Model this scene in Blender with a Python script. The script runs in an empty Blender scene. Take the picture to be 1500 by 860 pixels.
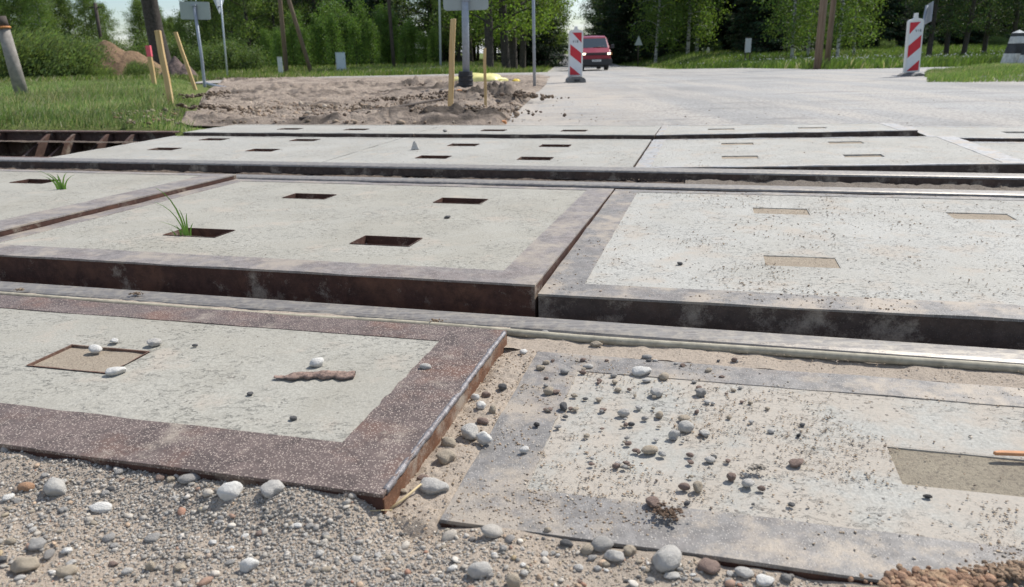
import bpy, bmesh, math, random
import numpy as np
from mathutils import Vector, Matrix, noise as mnoise
PI = math.pi
rng = np.random.default_rng(7); random.seed(7)
S = bpy.context.scene; C = S.collection

# ------------------------------------------------------------------ camera
FPX, CX, CY = 1100.0, 750.0, 430.0          # focal length and centre in photograph pixels
PITCH, ROLL, CAMH = math.radians(17.8), math.radians(1.26), 0.5
_r = np.array([1., 0, 0]); CF = np.array([0, math.cos(PITCH), -math.sin(PITCH)]); _u = np.cross(_r, CF)
CR = _r*math.cos(ROLL) - _u*math.sin(ROLL); CU = _u*math.cos(ROLL) + _r*math.sin(ROLL)
cam = bpy.data.cameras.new('camera'); co = bpy.data.objects.new('camera', cam); C.objects.link(co)
co.matrix_world = Matrix(((CR[0], CU[0], -CF[0], 0), (CR[1], CU[1], -CF[1], 0), (CR[2], CU[2], -CF[2], CAMH), (0, 0, 0, 1)))
cam.sensor_width = 36; cam.lens = FPX*36/1500; cam.clip_start = 0.02; cam.clip_end = 9000
cam.dof.use_dof = True; cam.dof.focus_distance = 1.6; cam.dof.aperture_fstop = 9.0
S.camera = co

# ------------------------------------------------------------------ sky and sun
SUN_AZ, SUN_EL = math.radians(52), math.radians(50)      # azimuth measured from +Y towards +X
SKY_STRENGTH = 0.10
w = bpy.data.worlds.new('World'); S.world = w; w.use_nodes = True
nt = w.node_tree; nt.nodes.clear()
def N(t, typ, **kw):
    n = t.nodes.new(typ)
    for k, v in kw.items():
        if k == 'inp':
            for a, b in v.items(): n.inputs[a].default_value = b
        else: setattr(n, k, v)
    return n
sky = N(nt, 'ShaderNodeTexSky', sky_type='NISHITA', sun_disc=False, sun_elevation=SUN_EL, sun_rotation=SUN_AZ, air_density=1.0, dust_density=0.6)
tc = N(nt, 'ShaderNodeTexCoord'); sep = N(nt, 'ShaderNodeSeparateXYZ'); nt.links.new(tc.outputs['Generated'], sep.inputs[0])
zz = N(nt, 'ShaderNodeMath', operation='MAXIMUM', inp={1: 0.0}); nt.links.new(sep.outputs[2], zz.inputs[0])
za = N(nt, 'ShaderNodeMath', operation='ADD', inp={1: 0.12}); nt.links.new(zz.outputs[0], za.inputs[0])
dx = N(nt, 'ShaderNodeMath', operation='DIVIDE'); dy = N(nt, 'ShaderNodeMath', operation='DIVIDE')
nt.links.new(sep.outputs[0], dx.inputs[0]); nt.links.new(za.outputs[0], dx.inputs[1])
nt.links.new(sep.outputs[1], dy.inputs[0]); nt.links.new(za.outputs[0], dy.inputs[1])
cb = N(nt, 'ShaderNodeCombineXYZ', inp={2: 8.3}); nt.links.new(dx.outputs[0], cb.inputs[0]); nt.links.new(dy.outputs[0], cb.inputs[1])
cn = N(nt, 'ShaderNodeTexNoise', inp={'Scale': 0.55, 'Detail': 8.0, 'Roughness': 0.55, 'Distortion': 0.3}); nt.links.new(cb.outputs[0], cn.inputs['Vector'])
crp = N(nt, 'ShaderNodeValToRGB'); crp.color_ramp.elements[0].position = 0.48; crp.color_ramp.elements[1].position = 0.66
nt.links.new(cn.outputs['Fac'], crp.inputs[0])
cn2 = N(nt, 'ShaderNodeTexNoise', inp={'Scale': 1.3, 'Detail': 6.0, 'Roughness': 0.6}); nt.links.new(cb.outputs[0], cn2.inputs['Vector'])
cc = N(nt, 'ShaderNodeValToRGB'); cc.color_ramp.elements[0].color = (3.6, 4.2, 5.4, 1); cc.color_ramp.elements[1].color = (9.5, 9.8, 10.2, 1)
cc.color_ramp.elements[0].position = 0.35; cc.color_ramp.elements[1].position = 0.6
nt.links.new(cn2.outputs['Fac'], cc.inputs[0])
mx = N(nt, 'ShaderNodeMix', data_type='RGBA'); nt.links.new(crp.outputs[0], mx.inputs[0]); nt.links.new(sky.outputs[0], mx.inputs[6]); nt.links.new(cc.outputs[0], mx.inputs[7])
tint = N(nt, 'ShaderNodeMix', data_type='RGBA', blend_type='MULTIPLY', inp={0: 1.0}); nt.links.new(sky.outputs[0], tint.inputs[6]); tint.inputs[7].default_value = (.92, .98, 1.08, 1); nt.links.new(tint.outputs[2], mx.inputs[6])
bg = N(nt, 'ShaderNodeBackground', inp={'Strength': SKY_STRENGTH}); nt.links.new(mx.outputs[2], bg.inputs[0])
wo = N(nt, 'ShaderNodeOutputWorld'); nt.links.new(bg.outputs[0], wo.inputs[0])

sl = bpy.data.lights.new('sun', 'SUN'); sl.energy = 4.2; sl.angle = math.radians(0.53); sl.color = (1.0, 0.965, 0.905)
so = bpy.data.objects.new('sun', sl); C.objects.link(so)
sd = Vector((math.sin(SUN_AZ)*math.cos(SUN_EL), math.cos(SUN_AZ)*math.cos(SUN_EL), math.sin(SUN_EL)))
so.rotation_euler = sd.to_track_quat('Z', 'Y').to_euler(); so.location = (20, 20, 40)

S.view_settings.view_transform = 'Standard'; S.view_settings.look = 'None'
S.view_settings.exposure = 0.36; S.view_settings.gamma = 1
S.render.engine = 'CYCLES'
try:
    S.cycles.max_bounces = 5; S.cycles.transparent_max_bounces = 6; S.cycles.diffuse_bounces = 3
except Exception: pass

# ------------------------------------------------------------------ measuring helpers
AR = math.radians(-15)                                    # the rails run at this angle to +X
UX, UY = math.cos(AR), math.sin(AR); WX, WY = -UY, UX     # u along the rails, v across them
def xy(u, v): return (UX*u + WX*v, UY*u + WY*v)
def uvof(X, Y): return (UX*X + UY*Y, WX*X + WY*Y)
def sstep(a, b, x):
    t = np.clip((np.asarray(x, float) - a)/(b - a), 0, 1); return t*t*(3 - 2*t)
def _hash(ix, iy, s):
    n = (ix*374761393 + iy*668265263 + s*974634777) & 0xffffffff
    n = ((n ^ (n >> 13))*1274126177) & 0xffffffff
    return ((n ^ (n >> 16)) & 0xffff)/65535.0
def vnoise(x, y, s=0):
    x = np.asarray(x, float); y = np.asarray(y, float)
    ix = np.floor(x).astype(np.int64); iy = np.floor(y).astype(np.int64); fx = x - ix; fy = y - iy
    fx = fx*fx*(3-2*fx); fy = fy*fy*(3-2*fy)
    a = _hash(ix, iy, s); b = _hash(ix+1, iy, s); c = _hash(ix, iy+1, s); d = _hash(ix+1, iy+1, s)
    return (a*(1-fx)+b*fx)*(1-fy) + (c*(1-fx)+d*fx)*fy - 0.5
def fbm(x, y, o=4, s=0, g=0.5):
    r = 0; a = 1.0
    for i in range(o):
        r = r + a*vnoise(np.asarray(x)*2**i, np.asarray(y)*2**i, s+i*17); a *= g
    return r
BX = .532
def road_right(Y): return np.interp(np.asarray(Y, float), [0, 20, 36, 49, 75, 100, 270, 3000], [8.2, 8.2, 9.4, 9.7, 10.9, 12.9, 24.5, 200])
PROF_Y = [0, 5, 8, 14, 20, 30, 45, 70, 110, 200, 400, 9000]
PROF_Z = [-.03, -.03, -.035, -.045, -.10, -.27, -.62, -.84, -.98, -1.1, -1.3, -1.4]
def T(X, Y):
    X = np.asarray(X, float); Y = np.asarray(Y, float)
    z = np.interp(Y, PROF_Y, PROF_Z)
    m = sstep(.3, 5, X - road_right(Y))*sstep(26, 42, Y)
    z = z + m*(sstep(26, 75, Y)*0.95 + sstep(75, 160, Y)*1.5)
    ml = sstep(0.0, .35, -(X + .405*Y) + .12*vnoise(X*1.5, Y*1.5, 3))*sstep(4.6, 5.3, WX*X+WY*Y)
    z = z + ml*(0.09 + .05*fbm(X*.7, Y*.7, 3, 5))*(1 - sstep(22, 34, Y))
    mb = sstep(0, 1.5, X - BX*Y)*sstep(0, .8, Y - (10.9 - (X-6)*.20))*(1 - sstep(15.0, 17, Y))
    z = z + mb*0.10
    z = z + sstep(.5, 4, .045*Y - .5 - X)*(sstep(29, 52, Y)*.50 + sstep(60, 120, Y)*.25)
    z = z + sstep(40, 70, Y)*.12*fbm(X*.08, Y*.08, 3, 9)
    return z
def ray(px, py):
    return CF + CR*(px-CX)/FPX + CU*(CY-py)/FPX
def at(px, py, z=0.0):
    d = ray(px, py); t = (z-CAMH)/d[2]; p = d*t; return Vector((p[0], p[1], z))
def gp(px, py, far=900):
    """point of the terrain that the photograph shows at this pixel"""
    d = ray(px, py); d = d/d[1]; Y = 4.0
    while Y < far:
        if CAMH + d[2]*Y < float(T(d[0]*Y, Y)): break
        Y += 0.02 + Y*0.002
    X = d[0]*Y; return Vector((X, Y, float(T(X, Y))))
def atY(px, py, Y):
    d = ray(px, py); d = d/d[1]; return Vector((d[0]*Y, Y, CAMH + d[2]*Y))
def pxm(Y): return FPX/(Y*math.cos(PITCH))/1.05            # rough photograph pixels per metre at depth Y

# ------------------------------------------------------------------ scene-graph helpers
def tag(o, label=None, cat=None, group=None, kind=None):
    if label: o['label'] = label
    if cat: o['category'] = cat
    if group: o['group'] = group
    if kind: o['kind'] = kind
    return o
def empty(name, loc=(0, 0, 0), rz=0, label=None, cat=None, group=None):
    o = bpy.data.objects.new(name, None); C.objects.link(o); o.location = loc; o.rotation_euler = (0, 0, rz)
    o.empty_display_size = .1
    return tag(o, label, cat, group)
def link(name, me, parent=None, loc=(0, 0, 0)):
    o = bpy.data.objects.new(name, me); C.objects.link(o); o.parent = parent; o.location = loc; return o
def copy_tree(o, parent=None):
    c = o.copy(); C.objects.link(c); c.parent = parent
    for ch in o.children: copy_tree(ch, c)
    return c
def np_mesh(name, V, F, mat=None, col=None, smooth=False, mats=None, mi=None):
    """V (n,3), F (m,k) with a fixed k"""
    V = np.asarray(V, np.float32); F = np.asarray(F, np.int32); k = F.shape[1]
    me = bpy.data.meshes.new(name); me.vertices.add(len(V)); me.vertices.foreach_set('co', V.ravel())
    me.loops.add(F.size); me.loops.foreach_set('vertex_index', F.ravel())
    me.polygons.add(len(F)); me.polygons.foreach_set('loop_start', np.arange(0, F.size, k, dtype=np.int32))
    try: me.polygons.foreach_set('loop_total', np.full(len(F), k, np.int32))
    except Exception: pass
    if col is not None:
        a = me.color_attributes.new('Col', 'FLOAT_COLOR', 'POINT')
        cc_ = np.ones((len(V), 4), np.float32); cc_[:, :3] = col; a.data.foreach_set('color', cc_.ravel())
    if mats:
        for m in mats: me.materials.append(m)
        if mi is not None: me.polygons.foreach_set('material_index', np.asarray(mi, np.int32))
    elif mat: me.materials.append(mat)
    if smooth: me.polygons.foreach_set('use_smooth', np.ones(len(F), bool))
    me.update(calc_edges=True); me.validate(); return me
class MB:
    """collects boxes, prisms, tubes into one mesh"""
    def __init__(s): s.v = []; s.f = []; s.sm = []
    def add(s, vs, fs, smooth=False):
        b = len(s.v); s.v += [tuple(v) for v in vs]; s.f += [tuple(b+i for i in f) for f in fs]; s.sm += [smooth]*len(fs); return s
    def box(s, x0, x1, y0, y1, z0, z1):
        return s.add([(x0,y0,z0),(x1,y0,z0),(x1,y1,z0),(x0,y1,z0),(x0,y0,z1),(x1,y0,z1),(x1,y1,z1),(x0,y1,z1)],
                     [(3,2,1,0),(4,5,6,7),(0,1,5,4),(1,2,6,5),(2,3,7,6),(3,0,4,7)])
    def prism(s, pts, d0, d1, plane='xz'):
        n = len(pts)
        if plane == 'xz': A = [(p[0], d0, p[1]) for p in pts]; B = [(p[0], d1, p[1]) for p in pts]
        elif plane == 'yz': A = [(d0, p[0], p[1]) for p in pts]; B = [(d1, p[0], p[1]) for p in pts]
        else: A = [(p[0], p[1], d0) for p in pts]; B = [(p[0], p[1], d1) for p in pts]
        return s.add(A+B, [tuple(range(n))[::-1], tuple(range(n, 2*n))] + [(i, (i+1) % n, n+(i+1) % n, n+i) for i in range(n)])
    def tube(s, pts, rad, seg=8, cap=True, sm=True):
        pts = [Vector(p) for p in pts]; n = len(pts)
        rad = rad if isinstance(rad, (list, tuple)) else [rad]*n
        vs = []; ref = Vector((0.3, 0.2, 1))
        for i, p in enumerate(pts):
            t = (pts[min(i+1, n-1)] - pts[max(i-1, 0)]).normalized()
            a = t.cross(ref if abs(t.dot(ref.normalized())) < .95 else Vector((1, 0, 0))).normalized(); b = t.cross(a)
            for k in range(seg):
                q = 2*PI*k/seg; vs.append(p + (a*math.cos(q) + b*math.sin(q))*rad[i])
        fs = [(i*seg+k, i*seg+(k+1) % seg, (i+1)*seg+(k+1) % seg, (i+1)*seg+k) for i in range(n-1) for k in range(seg)]
        s.add(vs, fs, sm)
        if cap: s.f += [tuple(range(len(s.v)-n*seg, len(s.v)-n*seg+seg))[::-1], tuple(range(len(s.v)-seg, len(s.v)))]; s.sm += [False, False]
        return s
    def mesh(s, name, mat):
        me = bpy.data.meshes.new(name); me.from_pydata(s.v, [], s.f); me.materials.append(mat)
        me.polygons.foreach_set('use_smooth', s.sm); me.update()
        bm = bmesh.new(); bm.from_mesh(me); bmesh.ops.recalc_face_normals(bm, faces=bm.faces); bm.to_mesh(me); bm.free()
        return me
    def build(s, name, mat, parent=None, bevel=0, loc=(0, 0, 0)):
        o = link(name, s.mesh(name, mat), parent, loc)
        if bevel:
            b = o.modifiers.new('b', 'BEVEL'); b.width = bevel; b.segments = 2; b.limit_method = 'ANGLE'; b.angle_limit = math.radians(40)
        return o

# ------------------------------------------------------------------ materials
def mat(name):
    m = bpy.data.materials.new(name); m.use_nodes = True; t = m.node_tree; t.nodes.clear()
    o = N(t, 'ShaderNodeOutputMaterial'); b = N(t, 'ShaderNodeBsdfPrincipled'); t.links.new(b.outputs[0], o.inputs[0]); return m, t, b, o
def pos(t):
    return N(t, 'ShaderNodeNewGeometry').outputs['Position']
def noise(t, v, scale, detail=4, rough=.55, dist=0):
    n = N(t, 'ShaderNodeTexNoise', inp={'Scale': scale, 'Detail': float(detail), 'Roughness': rough, 'Distortion': dist}); t.links.new(v, n.inputs['Vector']); return n.outputs['Fac']
def ramp(t, f, stops, interp='LINEAR'):
    r = N(t, 'ShaderNodeValToRGB'); r.color_ramp.interpolation = interp
    e = r.color_ramp.elements
    while len(e) < len(stops): e.new(.5)
    for i, (p, c) in enumerate(stops): e[i].position = p; e[i].color = (c, c, c, 1) if not isinstance(c, tuple) else (*c, 1)
    t.links.new(f, r.inputs[0]); return r.outputs[0]
def mixc(t, f, a, b, mode='MIX'):
    m = N(t, 'ShaderNodeMix', data_type='RGBA', blend_type=mode)
    for s, i in ((f, 0), (a, 6), (b, 7)):
        if isinstance(s, (int, float)): m.inputs[i].default_value = s
        elif isinstance(s, tuple): m.inputs[i].default_value = (*s, 1)
        else: t.links.new(s, m.inputs[i])
    return m.outputs[2]
def math_(t, op, a, b=0.0, clamp=False):
    m = N(t, 'ShaderNodeMath', operation=op, use_clamp=clamp)
    for s, i in ((a, 0), (b, 1)):
        if isinstance(s, (int, float)): m.inputs[i].default_value = s
        else: t.links.new(s, m.inputs[i])
    return m.outputs[0]
def bump(t, b, h, strength=.5, dist=.002):
    n = N(t, 'ShaderNodeBump', inp={'Strength': strength, 'Distance': dist}); t.links.new(h, n.inputs['Height']); t.links.new(n.outputs[0], b.inputs['Normal'])
def simple(name, col, rough=.7, metal=0, var=.12, scale=20, bmp=0, coord='Object', spec=.5):
    m, t, b, o = mat(name)
    v = N(t, 'ShaderNodeTexCoord').outputs[coord]
    n = noise(t, v, scale, 5)
    c = mixc(t, ramp(t, n, [(.3, 0.), (.7, 1.)]), tuple(x*(1-var) for x in col), tuple(min(1, x*(1+var)) for x in col))
    t.links.new(c, b.inputs['Base Color']); b.inputs['Roughness'].default_value = rough; b.inputs['Metallic'].default_value = metal
    b.inputs['Specular IOR Level'].default_value = spec
    if bmp: bump(t, b, n, .6, bmp)
    return m

def dust_mask(t, p, right):
    """sand drifts: heavier to the right of the joint"""
    s = N(t, 'ShaderNodeSeparateXYZ'); t.links.new(p, s.inputs[0])
    d = math_(t, 'ADD', math_(t, 'MULTIPLY', s.outputs[0], right), .0)
    return s, d
def concrete(name, base, sand_amt, speck, pit=1.0):
    m, t, b, o = mat(name); p = pos(t)
    big = noise(t, p, 3.0, 5, .6); mid = noise(t, p, 22, 6, .65); fine = noise(t, p, 240, 4, .7); fine2 = noise(t, p, 900, 2, .6)
    c = mixc(t, ramp(t, big, [(.35, 0.), (.65, 1.)]), tuple(x*.93 for x in base), tuple(min(1, x*1.07) for x in base))
    c = mixc(t, ramp(t, fine, [(.42, 1.), (.60, 0.)]), c, tuple(x*.76 for x in base)); c = mixc(t, math_(t, 'MULTIPLY', ramp(t, noise(t, p, 1.9, 8, .72, .6), [(.44, 0.), (.66, 1.)]), .55), c, (base[0]*.72, base[1]*.69, base[2]*.64))
    c = mixc(t, ramp(t, fine2, [(.60, 0.), (.75, .6)]), c, (min(1, base[0]*1.35), base[1]*1.33, base[2]*1.25))
    # pits and hairline chips
    mp = N(t, 'ShaderNodeMapping', inp={'Scale': (1, 1.7, 1), 'Rotation': (0, 0, .26)}); t.links.new(p, mp.inputs[0])
    n1 = noise(t, mp.outputs[0], 75, 5, .7, .8); n0 = noise(t, p, 5.5, 3, .6)
    thr = n1
    pg = ramp(t, math_(t, 'ADD', noise(t, p, 4.2, 5, .65), math_(t, 'MULTIPLY', mid, .12)), [(.49, 0.), (.60, 1.)])
    pitm = math_(t, 'MULTIPLY', ramp(t, thr, [(.575-.01*pit, 0.), (.61-.01*pit, 1.)]), math_(t, 'ADD', math_(t, 'MULTIPLY', pg, .85), .06))
    grime = ramp(t, noise(t, p, 1.7, 7, .7, .5), [(.38, 0.), (.68, 1.)])
    c = mixc(t, math_(t, 'MULTIPLY', pitm, .65), c, (base[0]*.38, base[1]*.39, base[2]*.4))
    # sand
    s1 = noise(t, p, 7.0, 7, .68); sm = ramp(t, s1, [(.62-.5*sand_amt*.35, 0.), (.74-.5*sand_amt*.35, 1.)])
    sm2 = math_(t, 'MULTIPLY', sm, math_(t, 'ADD', math_(t, 'MULTIPLY', fine, 1.1), .1), True)
    c = mixc(t, sm2, c, (.41, .352, .285))
    # dark organic specks
    vo = N(t, 'ShaderNodeTexVoronoi', inp={'Scale': 95.0, 'Randomness': 1.0}); t.links.new(p, vo.inputs['Vector'])
    sr = ramp(t, vo.outputs['Distance'], [(.16, 1.), (.26, 0.)])
    sg = ramp(t, noise(t, p, 12, 3, .7), [(.57-speck*.18, 0.), (.64-speck*.12, 1.)])
    vc = N(t, 'ShaderNodeSeparateColor'); t.links.new(vo.outputs['Color'], vc.inputs[0])
    sp = math_(t, 'MULTIPLY', math_(t, 'MULTIPLY', sr, sg), math_(t, 'GREATER_THAN', vc.outputs[0], .55))
    c = mixc(t, math_(t, 'MULTIPLY', sp, min(1, speck)), c, (.10, .085, .07))
    t.links.new(c, b.inputs['Base Color']); b.inputs['Roughness'].default_value = .85; b.inputs['Specular IOR Level'].default_value = .35
    h = math_(t, 'ADD', math_(t, 'MULTIPLY', fine, .5), math_(t, 'SUBTRACT', math_(t, 'ADD', math_(t, 'MULTIPLY', mid, .6), math_(t, 'MULTIPLY', sp, .7)), math_(t, 'MULTIPLY', pitm, .9)))
    bump(t, b, h, .75, .0022); return m
M = {}
M['conc_clean'] = concrete('concrete_clean', (.39, .37, .315), .35, .45, 1.0)
M['conc_dirty'] = concrete('concrete_dusty', (.42, .405, .36), 1.25, .8, .6)
M['conc_far'] = concrete('concrete_far', (.42, .405, .36), .45, .8, .4)
M['conc_dusty2'] = concrete('concrete_pale_dusty', (.455, .44, .395), .55, 1.0, .6)

def steel(name, base, chip, chips=.5, rust=.4, dust=.3, rough=.55):
    m, t, b, o = mat(name); p = pos(t)
    big = noise(t, p, 6, 5, .65); mid = noise(t, p, 45, 5, .7); f1 = noise(t, p, 330, 3, .65); f2 = noise(t, p, 150, 3, .6)
    c = mixc(t, ramp(t, mid, [(.35, 0.), (.65, 1.)]), tuple(x*.75 for x in base), tuple(x*1.25 for x in base))
    c = mixc(t, math_(t, 'MULTIPLY', ramp(t, big, [(.5, 0.), (.68, 1.)]), rust), c, (.20, .095, .055)); c = mixc(t, math_(t, 'MULTIPLY', ramp(t, noise(t, p, 17, 8, .75, .4), [(.50, 0.), (.64, 1.)]), min(1, .3+rust)), c, tuple(x*.55 for x in base))
    vo = N(t, 'ShaderNodeTexVoronoi', inp={'Scale': 340.0, 'Randomness': 1.0}); dn = N(t, 'ShaderNodeTexNoise', inp={'Scale': 500.0, 'Detail': 2.0}); t.links.new(p, dn.inputs['Vector']); pv = N(t, 'ShaderNodeVectorMath', operation='MULTIPLY_ADD'); t.links.new(dn.outputs['Color'], pv.inputs[0]); pv.inputs[1].default_value = (.0022, .0022, .0022); t.links.new(p, pv.inputs[2]); t.links.new(pv.outputs[0], vo.inputs['Vector'])
    vs = N(t, 'ShaderNodeSeparateColor'); t.links.new(vo.outputs['Color'], vs.inputs[0])
    ch = math_(t, 'MULTIPLY', ramp(t, vo.outputs['Distance'], [(.27, 1.), (.40, 0.)]), math_(t, 'GREATER_THAN', vs.outputs[0], 1-chips))
    c = mixc(t, math_(t, 'MULTIPLY', ch, .85), c, chip)
    c = mixc(t, math_(t, 'MULTIPLY', ramp(t, math_(t, 'ADD', noise(t, p, 9, 7, .7), math_(t, 'MULTIPLY', f1, .18)), [(.60-dust*.12, 0.), (.74-dust*.12, 1.)]), .85), c, (.39, .33, .26))
    t.links.new(c, b.inputs['Base Color']); b.inputs['Metallic'].default_value = .12; b.inputs['Roughness'].default_value = rough; b.inputs['Specular IOR Level'].default_value = .35
    bump(t, b, math_(t, 'ADD', math_(t, 'MULTIPLY', ch, .5), math_(t, 'ADD', f1, math_(t, 'MULTIPLY', f2, .6))), .5, .0012); return m
M['steel_near'] = steel('rusty_chequered_steel', (.145, .108, .092), (.50, .41, .34), .66, .60, -.55, .5)
M['steel_mid'] = steel('brown_steel', (.235, .205, .185), (.44, .40, .36), .5, .22, .3, .5)
M['steel_grey'] = steel('dusty_grey_steel', (.205, .192, .178), (.40, .37, .33), .5, .15, .28, .6)
M['steel_pale'] = steel('pale_dusty_steel', (.36, .355, .345), (.48, .47, .45), .3, .0, .4, .65)
M['rust_side'] = steel('dark_rust', (.075, .035, .025), (.10, .05, .035), .3, .5, -.3, .75)
M['rust_side_grey'] = steel('dark_dusty_rust', (.085, .062, .05), (.12, .095, .08), .3, .2, -.15, .8)
M['rust_orange'] = steel('orange_rust', (.17, .082, .045), (.30, .17, .10), .4, .2, .4, .85)
M['rust_orange_dull'] = steel('dull_rust', (.15, .085, .06), (.25, .17, .13), .3, .3, .3, .8)
M['rust_beam'] = steel('beam_rust', (.10, .058, .045), (.17, .11, .085), .3, .3, -.2, .7)
m, t, b, o = mat('polished_rail'); p = pos(t)
mp = N(t, 'ShaderNodeMapping', inp={'Rotation': (0, 0, -AR), 'Scale': (1, 14, 1)}); t.links.new(p, mp.inputs[0])
c = mixc(t, ramp(t, noise(t, mp.outputs[0], 9, 5, .6), [(.35, 0.), (.7, 1.)]), (.17, .15, .135), (.30, .28, .25))
c = mixc(t, ramp(t, noise(t, p, 60, 6, .7), [(.45, 0.), (.65, .9)]), c, (.36, .32, .26))
t.links.new(c, b.inputs['Base Color']); b.inputs['Metallic'].default_value = .3; b.inputs['Roughness'].default_value = .5
bump(t, b, noise(t, p, 260, 4, .7), .3, .001); M['rail'] = m
M['rubber'] = simple('cream_seal', (.36, .325, .245), .8, 0, .25, 60, .001, spec=.3)
m, t, b, o = mat('weld'); p = pos(t)
c = ramp(t, noise(t, p, 90, 5, .7), [(.3, (.12, .10, .10)), (.65, (.30, .29, .29))])
t.links.new(c, b.inputs['Base Color']); b.inputs['Metallic'].default_value = .5; b.inputs['Roughness'].default_value = .5; bump(t, b, noise(t, p, 240, 4, .7), .8, .002); M['weld'] = m

def granular(name, a, bcol, cdark, s1=120, bdist=.004, big=2.0):
    m, t, b, o = mat(name); p = pos(t)
    c = mixc(t, ramp(t, noise(t, p, big, 6, .65), [(.35, 0.), (.65, 1.)]), a, bcol)
    f = noise(t, p, s1, 5, .75); g = noise(t, p, s1*3, 3, .7)
    c = mixc(t, ramp(t, f, [(.36, 1.), (.52, 0.)]), c, cdark)
    c = mixc(t, ramp(t, g, [(.58, 0.), (.72, .7)]), c, tuple(min(1, x*1.5) for x in a))
    t.links.new(c, b.inputs['Base Color']); b.inputs['Roughness'].default_value = .95; b.inputs['Specular IOR Level'].default_value = .15
    bump(t, b, math_(t, 'ADD', f, math_(t, 'MULTIPLY', g, .5)), .9, bdist); return m
M['sand'] = granular('sandy_gravel', (.45, .37, .29), (.39, .33, .265), (.28, .235, .19), 200, .003)
M['fill'] = granular('socket_sand', (.40, .335, .255), (.34, .28, .21), (.22, .18, .14), 260, .003, 14)
M['fill_grey'] = granular('socket_dirt', (.34, .295, .22), (.28, .24, .18), (.19, .16, .125), 220, .003, 14)
M['gapgrit'] = granular('gap_grit', (.25, .215, .175), (.16, .135, .11), (.11, .09, .075), 90, .006, 3)
M['bed'] = granular('track_bed', (.17, .13, .10), (.12, .095, .075), (.05, .04, .035), 60, .01)
m, t, b, o = mat('excavated_dirt'); p = pos(t)
at_ = N(t, 'ShaderNodeAttribute', attribute_name='Col')
c = mixc(t, ramp(t, noise(t, p, 1.1, 7, .7), [(.42, 0.), (.60, 1.)]), (.45, .365, .29), (.34, .275, .22))
c = mixc(t, ramp(t, noise(t, p, 9, 6, .75), [(.34, 1.), (.48, 0.)]), c, (.27, .22, .18))
c = mixc(t, ramp(t, noise(t, p, 40, 3, .7), [(.60, 0.), (.72, .5)]), c, (.48, .41, .34))
sc = N(t, 'ShaderNodeSeparateColor'); t.links.new(at_.outputs['Color'], sc.inputs[0])
c = mixc(t, sc.outputs[0], c, (.12, .098, .08)); c = mixc(t, sc.outputs[1], c, (.40, .38, .35))
t.links.new(c, b.inputs['Base Color']); b.inputs['Roughness'].default_value = .97; b.inputs['Specular IOR Level'].default_value = .1
bump(t, b, math_(t, 'ADD', noise(t, p, 14, 6, .75), noise(t, p, 60, 4, .7)), 1.0, .03); M['dirt'] = m
m, t, b, o = mat('worn_asphalt'); p = pos(t)
mp = N(t, 'ShaderNodeMapping', inp={'Scale': (1, .12, 1), 'Rotation': (0, 0, .1)}); t.links.new(p, mp.inputs[0])
c = mixc(t, ramp(t, noise(t, p, .35, 6, .6), [(.35, 0.), (.65, 1.)]), (.27, .26, .24), (.42, .41, .385))
c = mixc(t, ramp(t, noise(t, mp.outputs[0], 1.6, 5, .65), [(.46, 0.), (.62, .9)]), c, (.45, .41, .355))
c = mixc(t, ramp(t, noise(t, p, 34, 5, .78), [(.38, .95), (.54, 0.)]), c, (.19, .18, .17))
mp2 = N(t, 'ShaderNodeMapping', inp={'Scale': (.35, 2.6, 1)}); t.links.new(p, mp2.inputs[0])
c = mixc(t, ramp(t, noise(t, mp2.outputs[0], 1.4, 7, .7, .6), [(.56, 0.), (.62, .6), (.68, 0.)]), c, (.17, .16, .15))
at_ = N(t, 'ShaderNodeAttribute', attribute_name='Col'); sc = N(t, 'ShaderNodeSeparateColor'); t.links.new(at_.outputs['Color'], sc.inputs[0])
c = mixc(t, math_(t, 'MULTIPLY', math_(t, 'MULTIPLY', sc.outputs[0], .75), ramp(t, noise(t, p, 2.2, 8, .76), [(.36, 0.), (.60, 1.)])), c, (.43, .37, .30))
t.links.new(c, b.inputs['Base Color']); b.inputs['Roughness'].default_value = .8; b.inputs['Specular IOR Level'].default_value = .3
bump(t, b, noise(t, p, 55, 5, .8), .8, .006); M['asphalt'] = m
m, t, b, o = mat('grass_ground'); p = pos(t)
c = mixc(t, ramp(t, noise(t, p, .5, 7, .7), [(.35, 0.), (.65, 1.)]), (.085, .125, .03), (.15, .17, .055))
c = mixc(t, ramp(t, noise(t, p, 4, 6, .7), [(.55, 0.), (.72, .7)]), c, (.20, .17, .10))
t.links.new(c, b.inputs['Base Color']); b.inputs['Roughness'].default_value = 1; b.inputs['Specular IOR Level'].default_value = .1
bump(t, b, noise(t, p, 12, 5, .7), 1, .03); M['grassground'] = m

def colmat(name, rough=.8, transl=0.0, scale=40, var=.25, spec=.3, bmp=0):
    """colour comes from the per-stone / per-blade attribute"""
    m, t, b, o = mat(name); a = N(t, 'ShaderNodeAttribute', attribute_name='Col')
    if scale:
        c = mixc(t, ramp(t, noise(t, pos(t), scale, 4, .7), [(.3, 0.), (.7, 1.)]), mixc(t, var, a.outputs['Color'], (0, 0, 0)), a.outputs['Color'])
    else: c = a.outputs['Color']
    t.links.new(c, b.inputs['Base Color']); b.inputs['Roughness'].default_value = rough; b.inputs['Specular IOR Level'].default_value = spec
    if bmp: bump(t, b, noise(t, pos(t), scale*2, 4, .7), .6, bmp)
    if transl:
        tr = N(t, 'ShaderNodeBsdfTranslucent'); ms = N(t, 'ShaderNodeMixShader', inp={0: transl})
        gm = mixc(t, 1.0, c, (1.1, 1.15, .65), 'MULTIPLY'); t.links.new(gm, tr.inputs[0])
        t.links.new(b.outputs[0], ms.inputs[1]); t.links.new(tr.outputs[0], ms.inputs[2]); t.links.new(ms.outputs[0], o.inputs[0])
    return m
M['stone'] = colmat('pebble', .75, 0, 260, .28, .3, .0015)
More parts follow.
